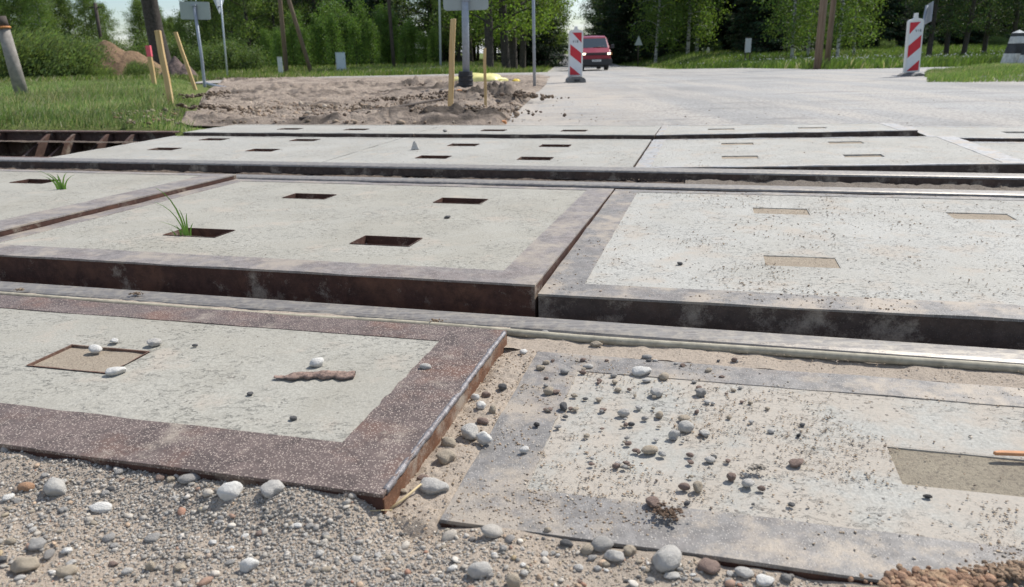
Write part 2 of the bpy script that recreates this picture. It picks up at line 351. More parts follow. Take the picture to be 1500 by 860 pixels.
M['clod'] = colmat('soil_clod', .95, 0, 60, .3, .1, .01)
M['blade'] = colmat('grass_blade', .6, .35, 0)
M['leaf'] = colmat('leaf', .55, .45, 0)
M['needle'] = colmat('needle', .7, .12, 0)
M['bark'] = simple('dark_bark', (.055, .045, .038), .95, 0, .45, 9, .03)
m, t, b, o = mat('birch_bark'); v = N(t, 'ShaderNodeTexCoord').outputs['Object']
mp = N(t, 'ShaderNodeMapping', inp={'Scale': (1.2, 1.2, 4)}); t.links.new(v, mp.inputs[0])
c = mixc(t, ramp(t, noise(t, mp.outputs[0], 2.2, 6, .7), [(.50, 0.), (.56, 1.)]), (.46, .45, .42), (.06, .055, .05))
t.links.new(c, b.inputs['Base Color']); b.inputs['Roughness'].default_value = .85; M['birch'] = m
m, t, b, o = mat('pine_stake'); v = N(t, 'ShaderNodeTexCoord').outputs['Object']
mp = N(t, 'ShaderNodeMapping', inp={'Scale': (30, 30, 2)}); t.links.new(v, mp.inputs[0])
c = mixc(t, ramp(t, noise(t, mp.outputs[0], 2, 5, .6, .5), [(.35, 0.), (.65, 1.)]), (.48, .31, .13), (.60, .44, .22))
t.links.new(c, b.inputs['Base Color']); b.inputs['Roughness'].default_value = .75; M['stake'] = m
m, t, b, o = mat('weathered_pole'); v = N(t, 'ShaderNodeTexCoord').outputs['Object']
mp = N(t, 'ShaderNodeMapping', inp={'Scale': (12, 12, .8)}); t.links.new(v, mp.inputs[0])
c = mixc(t, ramp(t, noise(t, mp.outputs[0], 2, 6, .7, .5), [(.35, 0.), (.65, 1.)]), (.13, .09, .06), (.24, .175, .125))
t.links.new(c, b.inputs['Base Color']); b.inputs['Roughness'].default_value = .9; M['pole'] = m
M['greypole'] = simple('grey_weathered_post', (.25, .225, .20), .9, 0, .25, 14, .004)
M['darkpole'] = simple('dark_pole', (.07, .055, .045), .9, 0, .3, 3, .004)
M['galv'] = simple('galvanised', (.30, .33, .37), .5, .4, .12, 20)
M['galv_light'] = simple('galvanised_light', (.48, .52, .55), .5, .3, .1, 20)
M['signback'] = simple('sign_back', (.33, .37, .36), .55, .2, .06, 6)
M['black_rubber'] = simple('black_rubber', (.03, .03, .032), .75, 0, .4, 20, .004)
M['base_rubber'] = simple('grey_rubber', (.14, .14, .135), .85, 0, .35, 20, .004)
M['white'] = simple('white_plastic', (.66, .66, .63), .5, 0, .08, 9)
M['white_refl'] = simple('white_sheeting', (.62, .64, .66), .4, 0, .05, 12)
M['red'] = simple('red_sheeting', (.50, .015, .03), .4, 0, .08, 12)
M['ink'] = simple('ink', (.06, .06, .07), .6)
M['van_red'] = simple('van_paint', (.24, .006, .022), .35, .0, .06, 3); M['van_red'].node_tree.nodes['Principled BSDF'].inputs['Coat Weight'].default_value = .25
M['black_plastic'] = simple('black_plastic', (.022, .022, .024), .55)
M['tyre'] = simple('tyre', (.025, .025, .025), .85)
M['chrome'] = simple('wheel_metal', (.35, .35, .36), .35, .7)
m, t, b, o = mat('glass'); b.inputs['Base Color'].default_value = (.12, .15, .17, 1); b.inputs['Roughness'].default_value = .06; b.inputs['Specular IOR Level'].default_value = .8; b.inputs['Alpha'].default_value = .72; M['glass'] = m
m, t, b, o = mat('headlamp'); b.inputs['Base Color'].default_value = (.9, .85, .75, 1); b.inputs['Emission Color'].default_value = (1, .82, .55, 1); b.inputs['Emission Strength'].default_value = 3.5; M['lamp'] = m
M['tarp'] = simple('yellow_sack', (.66, .60, .22), .5, 0, .12, 5, .01)
M['tarp_dark'] = simple('yellow_film', (.62, .44, .03), .45, 0, .15, 9, .01)
M['pink'] = simple('pink_paint', (.75, .12, .16), .7)
M['orange'] = simple('orange_band', (.50, .20, .06), .7, 0, .3, 30)
M['cabinet'] = simple('grey_cabinet', (.50, .56, .58), .55, 0, .05, 4)
M['conc_post'] = simple('whitewash', (.50, .51, .49), .85, 0, .25, 16, .005)
M['black_paint'] = simple('black_paint', (.035, .037, .04), .7, 0, .3, 12)
M['whitebox'] = simple('pale_board', (.55, .56, .54), .6)
M['sandpile'] = granular('sand_pile', (.28, .185, .11), (.23, .15, .09), (.14, .09, .06), 5, .05, .6)
M['soilpile'] = granular('soil_pile', (.20, .145, .125), (.165, .125, .11), (.09, .07, .06), 7, .05, 1)
M['barkchip'] = simple('bark_chip', (.24, .165, .13), .95, 0, .5, 160, .006)
M['redwood'] = simple('orange_wood', (.55, .27, .13), .8, 0, .2, 50)
M['straw'] = simple('straw', (.55, .43, .24), .8, 0, .15, 60)
M['cone'] = simple('house_wall', (.45, .40, .36), .9)

# ------------------------------------------------------------------ ground, one sheet to the horizon
def axis(neg, posv, fine0, fine1, step, grow=1.12):
    a = list(np.arange(fine0, fine1+1e-6, step)); s = step
    while a[-1] < posv: s *= grow; a.append(a[-1]+s)
    s = step
    while a[0] > neg: s *= grow; a.insert(0, a[0]-s)
    return np.array(a)
def grid_mesh(name, xs, ys, zf, m, colf=None):
    X, Y = np.meshgrid(xs, ys); Z = zf(X, Y); V = np.stack([X, Y, Z], -1).reshape(-1, 3)
    nx, ny = len(xs), len(ys); i = np.arange(nx-1)[None, :] + nx*np.arange(ny-1)[:, None]; i = i.ravel()
    F = np.stack([i, i+1, i+nx+1, i+nx], 1)
    return np_mesh(name, V, F, m, colf(X, Y).reshape(-1, 3) if colf else None, True)
def ground_z(X, Y):
    v = WX*X + WY*Y
    z = T(X, Y); k = sstep(4.86, 4.93, v)
    return np.where(k > 0, -.22*(1-k) + (z-.012)*k, -.22)
xs = axis(-3500, 3500, -14, 14, .16, 1.1); ys = axis(-60, 5000, 3.5, 26, .14, 1.08)
tag(link('ground', grid_mesh('ground', xs, ys, ground_z, M['grassground'])), kind='structure')

def sheet_rows(name, rows, m, n=40, k=40, dz=.006, disp=None, colf=None, resample=None):
    """rows of (left point, right point) in world XY, near to far; the sheet follows the terrain"""
    L = np.array([[r[0][0], r[0][1]] for r in rows]); R = np.array([[r[1][0], r[1][1]] for r in rows])
    tt = np.linspace(0, len(rows)-1, k); ii = np.minimum(tt.astype(int), len(rows)-2); ff = (tt-ii)[:, None]
    Lr = L[ii]*(1-ff) + L[ii+1]*ff; Rr = R[ii]*(1-ff) + R[ii+1]*ff
    s = np.linspace(0, 1, n)[None, :, None]
    P = Lr[:, None]*(1-s) + Rr[:, None]*s; X = P[..., 0]; Y = P[..., 1]
    sg = np.broadcast_to(s[..., 0], X.shape); tg = np.broadcast_to((tt/(len(rows)-1))[:, None], X.shape)
    Z = T(X, Y) + dz
    if disp is not None: Z = Z + disp(X, Y, sg, tg)
    V = np.stack([X, Y, Z], -1).reshape(-1, 3); i = (np.arange(n-1)[None] + n*np.arange(k-1)[:, None]).ravel()
    col = None
    if colf is not None: col = colf(X, Y, sg, tg).reshape(-1, 3)
    return tag(link(name, np_mesh(name, V, np.stack([i, i+1, i+n+1, i+n], 1), m, col, True)), kind='structure')
def q2(p): return (p[0], p[1])
# asphalt: from the last panels to the far end of the road
def rowpx(l, r): a = gp(*l); b_ = gp(*r); return (q2(a), q2(b_))
back = 5.46
def bp(px):      # point on the back edge of the last panels
    d = ray(px, 185); t_ = back/(WX*d[0]+WY*d[1]); return (d[0]*t_, d[1]*t_)
road_rows = [(bp(730), xy(9.5, back)), (q2(gp(752, 165)), (11.5, 8.)), (q2(gp(776, 143)), (13., 10.5)), (q2(gp(790, 124)), (17., 14.)), (q2(gp(797, 112)), (30, 20.3)),
             ((1.2, 22.5), (8.7, 20.9)), ((1.9, 36), (9.4, 36)), ((2.5, 48), (9.4, 49)), ((3.9, 66), (9.8, 66)), ((6.6, 100), (12.9, 100)), ((10.5, 150), (16.2, 150)), ((19, 270), (24.5, 270)), ((33, 450), (38, 450))]
def road_col(X, Y, s, t_):
    d = np.exp(-((X - (.55+.12*(Y-5.5)) + .3*vnoise(X, Y, 4))/.5)**2)*(1-sstep(8, 12, Y)) + .9*np.exp(-((X-(.15+.03*Y))/1.1)**2)*sstep(8, 9.5, Y)*(1-sstep(18, 24, Y))
    d = d + sstep(.30, .0, s)*.0 + .8*(1-sstep(.0, .05, s))
    return np.stack([np.clip(d, 0, 1), 0*d, 0*d], -1)
sheet_rows('road', road_rows, M['asphalt'], 150, 260, .006, lambda X, Y, s, t_: .012*fbm(X*.5, Y*.5, 3, 31)*sstep(5.6, 7, Y), road_col)
# side road on the right, cross road on the left, footpath
sheet_rows('cross_road', [((-8.2, 20.), (1.4, 19.5)), ((-9.6, 24.5), (1.8, 25)), ((-10.4, 28.5), (2.2, 33))], M['asphalt'], 160, 40, .012, lambda X, Y, s, t_: .02*fbm(X*.6, Y*.6, 3, 8), lambda X, Y, s, t_: np.stack([.5+0*X, 0*X, 0*X], -1))
sheet_rows('footpath', [(q2(gp(520, 105)), q2(gp(600, 104.5))), (q2(gp(596, 101.5)), q2(gp(640, 101.2))), (q2(gp(640, 98.4)), q2(gp(668, 98.2)))], M['asphalt'], 12, 20, .02)
# excavated dirt
def blob(X, Y, p, rx, ry, h):
    return h*np.exp(-(((X-p[0])/rx)**2 + ((Y-p[1])/ry)**2))
mounds = [(gp(510, 134), .5, .35, .09), (gp(415, 140), .9, .5, .07), (gp(470, 142), .5, .3, .05), (gp(612, 133), .55, .4, .09), (gp(600, 160), .5, .15, .04),
          (gp(683, 136), .45, .3, .09), (gp(700, 152), .55, .25, .08), (gp(735, 152), .55, .3, .07), (gp(640, 180), .8, .12, .05), (gp(330, 122), 1.6, .5, .07), (gp(390, 118), 2., .5, .05), (gp(545, 155), .5, .12, .05)]
holes = [(gp(665, 150), .8, .4, -.05), (gp(480, 165), 1.2, .7, -.05), (gp(740, 168), .5, .2, -.05)]
def dirt_disp(X, Y, s, t_):
    z = (.02 + .05*fbm(X*1.1, Y*1.1, 4, 41) + .055*np.abs(fbm(X*3.5, Y*3.5, 4, 47, .6)) + .03*fbm(X*12, Y*12, 4, 51) + .04*np.abs(fbm(X*1.5+Y*.3, Y*7, 3, 57)))*(1-.6*sstep(11, 18, Y))
    for p, a, b_, h in mounds: z = z + blob(X, Y, p, a, b_, h)*(1+1.3*fbm(X*7, Y*7, 3, 13))
    for p, a, b_, h in holes: z = z + blob(X, Y, p, a, b_, h)
    z = np.maximum(z, .004); e = np.minimum(sstep(0, .02, s), 1-sstep(.97, 1, s)); return z*e*np.minimum(sstep(0, .03, t_), 1-sstep(.95, 1, t_))
dk = [(gp(668, 150), .7, .3), (gp(700, 150), .6, .28), (gp(742, 150), .55, .35), (gp(683, 134), .35, .25), (gp(620, 136), .5, .25), (gp(515, 133), .35, .16), (gp(560, 160), .35, .1), (gp(650, 180), .8, .12), (gp(600, 138), .4, .2)]
def dirt_col(X, Y, s, t_):
    d = 0*X
    for p, a, b_ in dk: d = d + 1.25*np.exp(-(((X-p[0])/a)**2+((Y-p[1])/b_)**2)**1.4)
    n = fbm(X*5, Y*5, 4, 61); d = np.clip(d*(1+2.2*n) - .15, 0, 1) + np.clip((fbm(X*2.5, Y*6, 5, 66, .6)-.10)*2.6, 0, .75)
    g = sstep(.80, .93, t_ + .05*n)*.9
    return np.stack([np.clip(d, 0, 1), g, 0*X], -1)
dirt_rows = [(bp(262), bp(738)), (q2(gp(288, 165)), q2(gp(757, 165))), (q2(gp(296, 143)), q2(gp(781, 143))), (q2(gp(308, 130)), q2(gp(800, 124))), (q2(gp(330, 119)), q2(gp(806, 113))), (q2(gp(350, 113)), q2(gp(806, 108)))]
sheet_rows('excavated_earth', dirt_rows, M['dirt'], 420, 420, .008, dirt_disp, dirt_col)

# ------------------------------------------------------------------ stones
def ico(sub):
    bm = bmesh.new(); bmesh.ops.create_icosphere(bm, subdivisions=sub, radius=1)
    V = np.array([v.co[:] for v in bm.verts]); F = np.array([[v.index for v in f.verts] for f in bm.faces]); bm.free(); return V, F
I1, I2, I3 = ico(1), ico(2), ico(3)
def stone_t(base, seed, ang=.5):
    V, F = base; r = np.random.default_rng(seed); V = V.copy(); sc = np.array([r.uniform(.85, 1.25), r.uniform(.7, 1), r.uniform(.5, .75)])
    for _ in range(7):                                     # plane cuts make flat facets
        n = r.normal(size=3); n /= np.linalg.norm(n); d = r.uniform(.62, .95) if ang > .3 else r.uniform(.85, 1.0)
        k = V@n; V = V - np.outer(np.maximum(k-d, 0)*.85, n)
    off = r.uniform(0, 50, 3)
    nz = np.array([mnoise.noise(Vector(v*1.3+off)) for v in V]); V = V*(1+.16*(1+.5*(ang > 1))*nz[:, None]); nz = np.array([mnoise.noise(Vector(v*3.5+off)) for v in V]); V = V*(1+.07*ang*nz[:, None])
    return V*sc, F
def scatter(name, tmpl, P, size, col, m, smooth=True, flat=None):
    """merge many stones into one mesh: P (n,3), size (n,), col (n,3)"""
    n = len(P); T_ = len(tmpl); which = rng.integers(0, T_, n); Vs = []; Fs = []; Cs = []; off = 0
    a = rng.uniform(0, 2*PI, n); tl = rng.normal(0, .28, (n, 2)); sx = rng.uniform(.75, 1.25, (n, 3))
    for k in range(T_):
        idx = np.where(which == k)[0]
        if not len(idx): continue
        V, F = tmpl[k]; W = V[None]*sx[idx][:, None]*size[idx][:, None, None]
        x = W[..., 0].copy(); y = W[..., 1].copy(); z = W[..., 2].copy()
        if flat: z = z*flat
        t1 = tl[idx, 0][:, None]*(flat or 1); t2 = tl[idx, 1][:, None]
        y2 = y*np.cos(t1) - z*np.sin(t1); z2 = y*np.sin(t1) + z*np.cos(t1); x2 = x*np.cos(t2) - z2*np.sin(t2); z3 = x*np.sin(t2) + z2*np.cos(t2)
        ca = np.cos(a[idx])[:, None]; sa = np.sin(a[idx])[:, None]
        W = np.stack([x2*ca - y2*sa, x2*sa + y2*ca, z3], -1) + P[idx][:, None]
        Vs.append(W.reshape(-1, 3)); Fs.append((F[None] + (np.arange(len(idx))*len(V))[:, None, None] + off).reshape(-1, 3))
        Cs.append(np.repeat(col[idx], len(V), 0)); off += len(idx)*len(V)
    return np_mesh(name, np.concatenate(Vs), np.concatenate(Fs), m, np.concatenate(Cs), smooth)
PAL = np.array([(.52,.50,.46), (.44,.42,.385), (.33,.325,.31), (.26,.255,.25), (.17,.17,.17), (.42,.33,.25), (.36,.25,.20), (.40,.36,.28), (.58,.57,.54), (.33,.20,.15), (.46,.38,.25), (.30,.29,.26)])
PW = np.array([.12,.16,.16,.13,.05,.1,.05,.09,.05,.02,.03,.04]); PW /= PW.sum()
def cols(n, pal=PAL, w=PW, j=.12): return np.clip(np.array([1.14, 1.06, .96])*pal[rng.choice(len(pal), n, p=w)]*(1+rng.normal(0, j, (n, 1))), .02, .8)
TS1 = [stone_t(I1, s, .7) for s in range(6)]; TS2 = [stone_t(I2, s+20, .7) for s in range(8)]; TR2 = [stone_t(I2, s+50, .15) for s in range(6)]
TS3 = [stone_t(I3, s+90, 1.2) for s in range(5)] + [stone_t(I3, s+120, .1) for s in range(5)]

# foreground gravel apron (v < 0.70)
def gravel_z(u, v):
    e = .70 - v
    z = -.020 + .010*fbm(u*5, v*5, 3, 71) + .006*fbm(u*24, v*24, 4, 75) + np.minimum(.0, -.03*np.clip(e-.05, 0, 1)*.5)
    z = z - .012*np.exp(-((u+.30)/.05)**2)*sstep(.62, .70, v) - .004*sstep(-.35, .1, u)
    z = z - .006*sstep(-.36, -.30, u)*(1-sstep(.0, .12, e)) + .017*(1-sstep(.0, .07, e))*(1-sstep(-.40, -.34, u)) + .004*(1-sstep(0, .1, e))
    return z
us = axis(-4, 5, -1.15, .62, .006, 1.12); vs = np.concatenate([-np.geomspace(.02, 3, 40)[::-1] + .42, np.arange(.42, .7105, .005)])
U_, V_ = np.meshgrid(us, vs); Z_ = gravel_z(U_, V_); X_ = UX*U_ + WX*V_; Y_ = UY*U_ + WY*V_; nx = len(us); i = (np.arange(nx-1)[None] + nx*np.arange(len(vs)-1)[:, None]).ravel()
tag(link('gravel_shoulder', np_mesh('gravel_shoulder', np.stack([X_, Y_, Z_], -1).reshape(-1, 3), np.stack([i, i+1, i+nx+1, i+nx], 1), M['sand'], None, True)), kind='structure')
def greypatch(u, v):     # crushed grey stone in front of the left panel
    return np.clip(1.25*np.exp(-((u+.62-.25*(.7-v)*2)/.27)**2 - ((v-.66)/.085)**2) + .8*np.exp(-((u+.36)/.16)**2-((v-.60)/.05)**2) + .35*fbm(u*9, v*9, 3, 83), 0, 1)
def grav_pts(n, dens=None):
    u = rng.uniform(-1.15, .62, n); v = .705 - np.abs(rng.normal(0, 1, n))*0 - rng.uniform(0, .33, n)
    if dens is not None: k = rng.uniform(0, 1, n) < dens(u, v); u = u[k]; v = v[k]
    return u, v
def put(u, v, z): return np.stack([UX*u+WX*v, UY*u+WY*v, z], -1)
u, v = grav_pts(60000); s = np.minimum(rng.gamma(1.8, .00038, len(u)) + .0004, .0022); g = greypatch(u, v)
c_ = cols(len(u)); gp_ = cols(len(u), np.array([(.30,.295,.285),(.38,.375,.36),(.22,.22,.215),(.46,.45,.43),(.30,.26,.22)]), np.array([.32,.28,.15,.15,.1]))
k = rng.uniform(0, 1, len(u)) < g; c_[k] = gp_[k]; sandc = rng.uniform(0, 1, len(u)) > .35; c_[sandc & ~k] = c_[sandc & ~k]*.42 + np.array([.44, .36, .27])*.58
tag(link('fine_gravel', scatter('fine_gravel', TS1, put(u, v, gravel_z(u, v)+s*.2), s, c_, M['stone'], False)), 'fine mixed sandy gravel lying along the front of the panels', 'gravel', kind='stuff')
u, v = grav_pts(60000, lambda u, v: .02 + .98*greypatch(u, v)); s = rng.gamma(3, .00034, len(u)) + .0006
tag(link('crushed_stone', scatter('crushed_stone', TS1, put(u, v, gravel_z(u, v)+s*.35), s, cols(len(u), np.array([(.30,.295,.285),(.38,.375,.36),(.22,.22,.215),(.47,.46,.44),(.31,.26,.22)]), np.array([.32,.28,.15,.17,.08])), M['stone'], False)), 'crushed grey stone packed in front of the rusty left panel', 'gravel', kind='stuff')
u, v = grav_pts(750); s = rng.gamma(3, .0009, len(u)) + .0014
tag(link('coarse_gravel', scatter('coarse_gravel', TS2, put(u, v, gravel_z(u, v)+s*.35), s, cols(len(u)), M['stone'], True)), 'coarser mixed pebbles strewn over the sandy shoulder', 'gravel', kind='stuff')

# ------------------------------------------------------------------ crossing panels
RZ = AR
def frac(u, v, q): return q
def quadz(P4, u, v):
    """P4 = z at (u0v0, u1v0, u1v1, u0v1) with unit coords"""
    return P4[0]*(1-u)*(1-v) + P4[1]*u*(1-v) + P4[2]*u*v + P4[3]*(1-u)*v
def panel(u0, u1, v0, v1, z4, label, sockets, steel_m, side_m, conc_m, fr=(.10, .10, .10, .06), depth=.15, fills=None, sides=None, skew=0, hu=.085):
    uc, vc = (u0+u1)/2, (v0+v1)/2; x, y = xy(uc, vc)
    root = empty('crossing_panel', (x, y, 0), RZ, label, 'crossing panel', 'steel framed concrete panels of the level crossing')
    def z(u, v): return quadz(z4, (u-u0)/(u1-u0), (v-v0)/(v1-v0))
    def L(u, v, dz=0.): return (u-uc+skew*(v-vc), v-vc, z(u, v)+dz)
    a, b_, c, d = fr            # left, right, front, rear widths
    outer = [(u0, v0), (u1, v0), (u1, v1), (u0, v1)]; inner = [(u0+a, v0+c), (u1-b_, v0+c), (u1-b_, v1-d), (u0+a, v1-d)]
    mb = MB(); g = 0.0; jr = random.Random(int(u0*100)+7)
    for i in range(4):
        o0, o1, i1, i0 = outer[i], outer[(i+1) % 4], inner[(i+1) % 4], inner[i]
        dx_, dy_ = (o1[0]-o0[0], o1[1]-o0[1]); ll = math.hypot(dx_, dy_); dx_ /= ll; dy_ /= ll
        q = [(o0[0]+dx_*g, o0[1]+dy_*g), (o1[0]-dx_*g, o1[1]-dy_*g), (i1[0]-dx_*g, i1[1]-dy_*g), (i0[0]+dx_*g, i0[1]+dy_*g)]
        n = 60; top = []; bot = []
        # long bars get slight waviness along their length
        vs_ = []; fs_ = []
        for k_ in range(n+1):
            f_ = k_/n; po = (q[0][0]*(1-f_)+q[1][0]*f_, q[0][1]*(1-f_)+q[1][1]*f_); pi = (q[3][0]*(1-f_)+q[2][0]*f_, q[3][1]*(1-f_)+q[2][1]*f_)
            wv = .0010*math.sin(f_*19+i*2+u0*5) + .0007*math.sin(f_*43+v0*7); js = (.0016*float(fbm(f_*26+i*9, u0*3+v0, 4, 3, .7))*2)*math.sin(PI*f_); pi = (pi[0]+(po[0]-pi[0])*js*10, pi[1]+(po[1]-pi[1])*js*10)
            wv *= math.sin(PI*f_); vs_ += [L(*po, wv), L(*pi, wv*.5), L(*pi, -.005), L(*po, -.005)]
        for k_ in range(n):
            b0 = k_*4; fs_ += [(b0, b0+4, b0+5, b0+1), (b0+1, b0+5, b0+6, b0+2), (b0+2, b0+6, b0+7, b0+3), (b0+3, b0+7, b0+4, b0)]
        fs_ += [(0, 1, 2, 3), (n*4+3, n*4+2, n*4+1, n*4)]; mb.add(vs_, fs_)
    mb.build('steel_frame', steel_m, root, .0004)
    sk = MB()                                              # side plates set 0.6 mm in under the frame's lip
    e = .0008
    n = 20; ring = []
    for i in range(4):
        p0, p1 = outer[i], outer[(i+1) % 4]
        for k_ in range(n):
            f_ = k_/n; ring.append((p0[0]*(1-f_)+p1[0]*f_, p0[1]*(1-f_)+p1[1]*f_))
    vs_ = []
    for (pu, pv) in ring:
        pu2 = pu + (e if pu <= u0+1e-6 else (-e if pu >= u1-1e-6 else 0)); pv2 = pv + (e if pv <= v0+1e-6 else (-e if pv >= v1-1e-6 else 0))
        q = L(pu2, pv2); vs_ += [(q[0], q[1], q[2]-.0035), (q[0], q[1], q[2]-depth)]
    m_ = len(ring); sk.add(vs_, [(2*i, 2*((i+1) % m_), 2*((i+1) % m_)+1, 2*i+1) for i in range(m_)])
    sk.build('side_plate', side_m, root)
    # concrete field with openings
    hv = .05
    inner = [(inner[0][0]-.004, inner[0][1]-.004), (inner[1][0]+.004, inner[1][1]-.004), (inner[2][0]+.004, inner[2][1]+.004), (inner[3][0]-.004, inner[3][1]+.004)]
    us_ = sorted(set([inner[0][0], inner[1][0]] + [s_[0]+k_*hu for s_ in sockets for k_ in (-1, 1)])); vs2 = sorted(set([inner[0][1], inner[2][1]] + [s_[1]+k_*hv for s_ in sockets for k_ in (-1, 1)]))
    us_ = [t_ for t_ in us_ if inner[0][0]-1e-6 <= t_ <= inner[1][0]+1e-6]; vs2 = [t_ for t_ in vs2 if inner[0][1]-1e-6 <= t_ <= inner[2][1]+1e-6]
    cm = MB()
    for i in range(len(us_)-1):
        for j in range(len(vs2)-1):
            mu, mv = (us_[i]+us_[i+1])/2, (vs2[j]+vs2[j+1])/2
            if any(abs(mu-s_[0]) < hu and abs(mv-s_[1]) < hv for s_ in sockets): continue
            cm.add([L(us_[i], vs2[j], -.0015), L(us_[i+1], vs2[j], -.0015), L(us_[i+1], vs2[j+1], -.0015), L(us_[i], vs2[j+1], -.0015)], [(0, 1, 2, 3)])
    cm.build('concrete_field', conc_m, root)
    for k_, s_ in enumerate(sockets):
        fill = fills[k_] if fills else (.045, 'fill')
        sm_ = MB(); dpt = .07; t_ = .0028; shal = fill[0] < .025 and steel_m is not M['steel_near']; rt = -.0017 if shal else .0006; su, sv = s_
        if not (u0 < su < u1): continue
        A = [(su-hu, sv-hv), (su+hu, sv-hv), (su+hu, sv+hv), (su-hu, sv+hv)]; B = [(su-hu+t_, sv-hv+t_), (su+hu-t_, sv-hv+t_), (su+hu-t_, sv+hv-t_), (su-hu+t_, sv+hv-t_)]
        vs_ = [L(*p_, rt) for p_ in A] + [L(*p_, rt) for p_ in B] + [L(*p_, -dpt) for p_ in B]
        sm_.add(vs_, [(i, (i+1) % 4, 4+(i+1) % 4, 4+i) for i in range(4)] + [(4+i, 4+(i+1) % 4, 8+(i+1) % 4, 8+i) for i in range(4)])
        so_ = sm_.build('lifting_socket', M['rust_side'] if fill[0] > .025 else (M['rust_orange_dull'] if steel_m is M['steel_near'] else conc_m), root)
        ng = 14; gx = np.linspace(su-hu+t_*.6, su+hu-t_*.6, ng); gy = np.linspace(sv-hv+t_*.6, sv+hv-t_*.6, ng); GX, GY = np.meshgrid(gx, gy)
        hz = np.array([[L(a_, b2_)[2] for a_, b2_ in zip(r1, r2)] for r1, r2 in zip(GX, GY)]) - fill[0] + fbm(GX*40, GY*40, 3, k_)*min(.012, fill[0]*.35) + (GX-su)*(-.22 if fill[0] > .02 else 0)
        i = (np.arange(ng-1)[None] + ng*np.arange(ng-1)[:, None]).ravel()
        f_o = link('sand_fill', np_mesh('sand_fill', np.stack([GX-uc+skew*(GY-vc), GY-vc, hz], -1).reshape(-1, 3), np.stack([i, i+1, i+ng+1, i+ng], 1), M[fill[1]], None, True), so_)
    return root
def four(uc, va, vb, du=.28): return [(uc-du, va), (uc+du, va), (uc-du, vb), (uc+du, vb)]
G = .006
# near row (in front of the first rail)
pn1 = panel(-1.90, -.350, .700, 1.262, (.006, .010, .008, .004), 'near left crossing panel with chequered rusty frame and a bark chip on it', [(-1.03, .985), (-1.60, .985)], M['steel_near'], M['rust_side'], M['conc_clean'], (.10, .105, .105, .075), .12, [(.004, 'fill'), (.004, 'fill')])
pn2 = panel(-.285, 1.25, .712, 1.235, (-.022, -.014, -.014, -.018), 'near right crossing panel strewn with sand and pebbles', [(.37, .955), (.92, .955)], M['steel_grey'], M['rust_side'], M['conc_dirty'], (.085, .10, .085, .07), .12, [(.0035, 'fill_grey'), (.003, 'fill_grey')], hu=.12)
panel(-3.50, -1.906, .70, 1.262, (.0, .0, .0, .0), 'near crossing panel at the far left just outside the frame', [], M['steel_near'], M['rust_side'], M['conc_clean'], depth=.12)
# weld bead along the right edge of the near left panel
wb = MB(); pts = []; rr = []
for k_ in range(70):
    f_ = k_/69; vv = .712 + f_*(1.255-.712); uu_ = -.3525 + .0022*float(fbm(k_*.21, 2.5, 3, 9))
    pts.append((uu_ + .5*(1.90+.35)*0 - (-1.125), vv - .981, .0062 + .0008*float(fbm(k_*.4, 4.5, 2, 29)) - .001*f_)); rr.append(.0047 + .0018*float(fbm(k_*.5, 9.5, 3, 19)))
wb.tube(pts, rr, 8).build('weld_bead', M['weld'], pn1)
# orange rust face seen under the bead
of = MB(); of.box(1.125-.352, 1.125-.3495, -.279, .279, -.06, .002); of.build('cut_edge', M['rust_orange'], pn1)
# middle row (between the first and the second rail)
jA = -.345
panel(-3.55, -1.955, 1.475, 2.80, (.045, .05, .03, .03), 'middle row crossing panel with a leafy green sprout in its rear socket', [(-2.70, 2.50), (-2.70, 1.87), (-3.2, 2.5)], M['steel_mid'], M['rust_side'], M['conc_clean'], (.10, .13, .10, .05), .15)
panel(-1.950, jA, 1.475, 2.79, (.032, .032, .008, .012), 'middle row crossing panel with four open sockets and a tall grass blade', four(-1.12, 1.81, 2.44, .29), M['steel_mid'], M['rust_side'], M['conc_clean'], (.06, .095, .10, .05), .15, [(.052, 'fill'), (.042, 'fill'), (.06, 'fill'), (.06, 'fill')])
panel(jA+G, 1.255, 1.477, 2.79, (.012, .022, .010, .006), 'middle row right crossing panel with silted sockets and scattered dark crumbs', four(.50, 1.84, 2.46, .28), M['steel_grey'], M['rust_side_grey'], M['conc_dusty2'], (.085, .09, .09, .05), .15, [(.0035, 'fill'), (.009, 'fill'), (.004, 'fill'), (.004, 'fill')])
panel(1.262, 2.85, 1.477, 2.79, (.012, .022, .010, .006), 'middle row crossing panel at the right frame edge', four(2.05, 1.84, 2.46, .28), M['steel_pale'], M['rust_side_grey'], M['conc_dusty2'], (.085, .09, .09, .05), .15)
# far row
panel(-3.60, -1.905, 3.43, 4.50, (-.008, -.008, .0, .0), 'far row left crossing panel beside the rusty beam pit', four(-2.83, 3.86, 4.34, .33), M['conc_far'], M['rust_side_grey'], M['conc_far'], (.05, .05, .04, .04), .15)
panel(-1.895, jA, 3.43, 4.50, (-.008, -.008, .0, .0), 'far row middle crossing panel carrying a pale triangular stone', four(-1.12, 3.68, 4.18, .27), M['conc_far'], M['rust_side_grey'], M['conc_far'], (.05, .05, .04, .04), .15)
panel(jA+.012, 1.235, 3.43, 4.50, (-.008, .036, .03, -.0), 'far row right crossing panel tilted up at its right corner', four(.40, 3.74, 4.26, .27), M['steel_pale'], M['rust_side_grey'], M['conc_dusty2'], (.07, .09, .03, .03), .15, [(.006, 'fill'), (.009, 'fill'), (.006, 'fill'), (.006, 'fill')])
panel(1.245, 2.85, 3.43, 4.50, (-.02, -.01, .0, .0), 'far row crossing panel at the right frame edge, lower than its neighbour', four(1.95, 3.80, 4.30, .27), M['steel_pale'], M['rust_side_grey'], M['conc_dusty2'], (.07, .09, .06, .03), .15)
